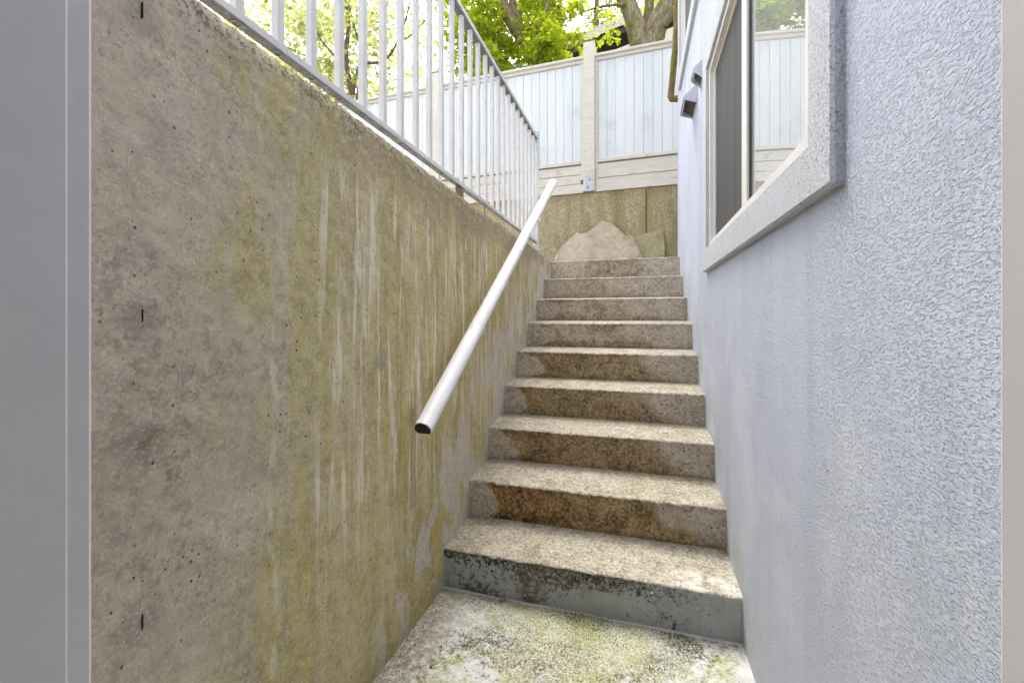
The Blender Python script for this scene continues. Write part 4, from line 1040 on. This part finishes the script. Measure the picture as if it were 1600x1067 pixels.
# ------------------------------------------------------------------ small debris
def onz(u, v, Z):
    k = (u - 800) / F; c, s = math.cos(TH), math.sin(TH); dd = (CAM_H - Z) * F / (v - CY)
    return ((k * c - s) * dd, (k * s + c) * dd, Z)
LB = mat_flat('dry_leaf', (.17, .075, .03), .8, var=.5); LG = mat_flat('green_leaf', (.26, .30, .05), .7, var=.4); LP = mat_flat('straw_leaf', (.50, .42, .25), .8, var=.3)
leaf_me = leaves_mesh('leaf', np.zeros((1, 3)), 1.0, 3, flat=3.0); leaf_me.materials.append(LB)
def variants(mat):
    me = leaf_me.copy(); me.materials.clear(); me.materials.append(mat); return me
LM = {'b': variants(LB), 'g': variants(LG), 'p': variants(LP)}
spots = [
    ('b', 666, 1012, 0, .016, 'reddish brown dry leaf on the mossy floor beside a darker curled one'),
    ('b', 688, 1008, 0, .018, 'dark brown curled leaf on the floor just right of a reddish one'),
    ('b', 674, 1040, 0, .018, 'brown leaf on the floor nearest the camera on the concrete wall side'),
    ('b', 648, 1006, 0, .012, 'small brown leaf on the floor tight against the foot of the concrete wall'),
    ('b', 1094, 1012, 0, .014, 'oval brown leaf on the white floor under the right end of the first step'),
    ('b', 1112, 1022, 0, .012, 'small brown leaf on the floor nearest the stucco wall'),
    ('b', 706, 967, 0, .012, 'brown leaf crumb on the floor just before the left end of the first step'),
    ('p', 655, 1030, 0, .012, 'straw coloured scrap on the floor at the edge of the concrete wall'),
    ('p', 760, 1000, 0, .012, 'straw coloured scrap on the mossy middle of the floor, left part'),
    ('p', 980, 1030, 0, .012, 'straw coloured scrap on the floor right of the big moss patch'),
    ('p', 1130, 1040, 0, .012, 'straw coloured scrap in the floor corner under the stucco wall'),
    ('p', 800, 1040, 0, .012, 'straw coloured scrap on the floor at the bottom edge of the view'),
    ('g', 805, 833, 1, .016, 'upright looking green leaf fragment in the middle of those on the first tread'),
    ('g', 826, 823, 1, .018, 'largest yellow green leaf fragment at the back of the first tread'),
    ('g', 800, 842, 1, .013, 'green leaf fragment on the first tread, front one of the middle cluster'),
    ('g', 845, 823, 1, .012, 'yellow green fragment on the first tread right of the largest one'),
    ('g', 716, 841, 1, .014, 'green leaf fragment at the left edge of the first tread against the wall'),
    ('g', 712, 850, 1, .010, 'small green fragment at the front left corner of the first tread'),
    ('g', 776, 842, 1, .010, 'pale green fragment alone between the left edge and the cluster on the first tread'),
    ('g', 1014, 861, 1, .011, 'ochre green fragment on the right half of the first tread'),
    ('g', 1044, 851, 1, .010, 'rightmost green fragment at the back of the first tread'),
    ('p', 746, 820, 1, .014, 'whitish scrap at the back left corner of the first tread'),
    ('p', 760, 835, 1, .012, 'straw coloured scrap on the left of the first tread before the whitish one'),
    ('p', 1020, 925, 1, .012, 'straw coloured scrap near the front edge of the first tread'),
    ('b', 731, 832, 1, .008, 'dark crumb on the left of the first tread'),
    ('b', 778, 737, 2, .008, 'dark crumb on the left of the second tread'),
    ('b', 827, 731, 2, .007, 'dark crumb on the middle of the second tread'),
    ('p', 788, 730, 2, .008, 'straw coloured scrap at the back of the second tread')]
for (k, u, v, lv, sz, lab) in spots:
    z = .004 if lv == 0 else step_z(lv - 1) + .016
    p = onz(u, v, z)
    o = bpy.data.objects.new('fallen_leaf', LM[k]); C.objects.link(o); o.location = p; o.scale = (sz,) * 3; o.rotation_euler = (random.uniform(-.3, .3), random.uniform(-.3, .3), random.uniform(0, 6.28))
    tag(o, lab, 'leaf', 'leaf scraps fallen on the floor and lowest steps')
o = bpy.data.objects.new('leaf_scrap', LM['p']); C.objects.link(o); o.location = (wx(.98) - .004, .981, .852); o.scale = (.009,) * 3; o.rotation_euler = (0, R(90), .6)
tag(o, 'tiny straw coloured leaf scrap stuck to the lavender stucco wall', 'leaf')
# moss tufts and grit on the floor and along the wall foot
def tufts(name, pts, h, mat, kind_name):
    rg = np.random.default_rng(5); n_ = len(pts); hh = h * rg.uniform(.4, 1.2, n_); a = rg.uniform(0, 6.28, n_); w_ = .0016
    tip = pts + np.stack([np.cos(a) * hh * .7, np.sin(a) * hh * .7, hh], -1)
    pa = pts + np.stack([-np.sin(a) * w_, np.cos(a) * w_, 0 * a], -1); pb = pts - np.stack([-np.sin(a) * w_, np.cos(a) * w_, 0 * a], -1)
    vs = np.stack([pa, pb, tip], 1).reshape(-1, 3); fs = np.arange(len(vs)).reshape(-1, 3)
    me = pydata(name, vs, fs); o = link(name, me, mat)
    return o
MOSS = mat_flat('moss', (.12, .13, .02), .95, .1, var=.6)
cl = []
for (u, v, r_, n_) in ((1000 - 215, 935, .035, 500), (742, 944, .03, 220), (905, 965, .05, 900), (930, 975, .045, 700), (880, 958, .04, 500), (760, 990, .05, 400), (850, 1010, .07, 500), (980, 1000, .07, 400), (1035, 1034, .03, 260), (730, 1010, .04, 260), (920, 1030, .07, 400)):
    c = np.array(onz(u, v, .001)); q_ = rng.normal(0, r_, (n_, 3)); q_[:, 2] = 0; cl.append(c + q_)
P = np.concatenate(cl); P = P[(P[:, 1] < Y1 - .004) & (P[:, 0] > XL + .004) & (P[:, 0] < .33)]
tag(tufts('moss', P, .004, MOSS, 'moss'), 'short green moss growing in patches on the white floor', 'moss', None, 'stuff')
P = np.stack([XL + np.abs(rng.normal(0, .035, 700)) + .004, rng.uniform(.9, Y1 - .01, 700), np.full(700, .001)], -1)
GRIT = mat_flat('grit', (.14, .105, .06), .95, .1, var=.6)
tag(tufts('leaf_litter', P, .004, GRIT, 'litter'), 'brown grit and leaf crumbs along the foot of the concrete wall', 'litter', None, 'stuff')
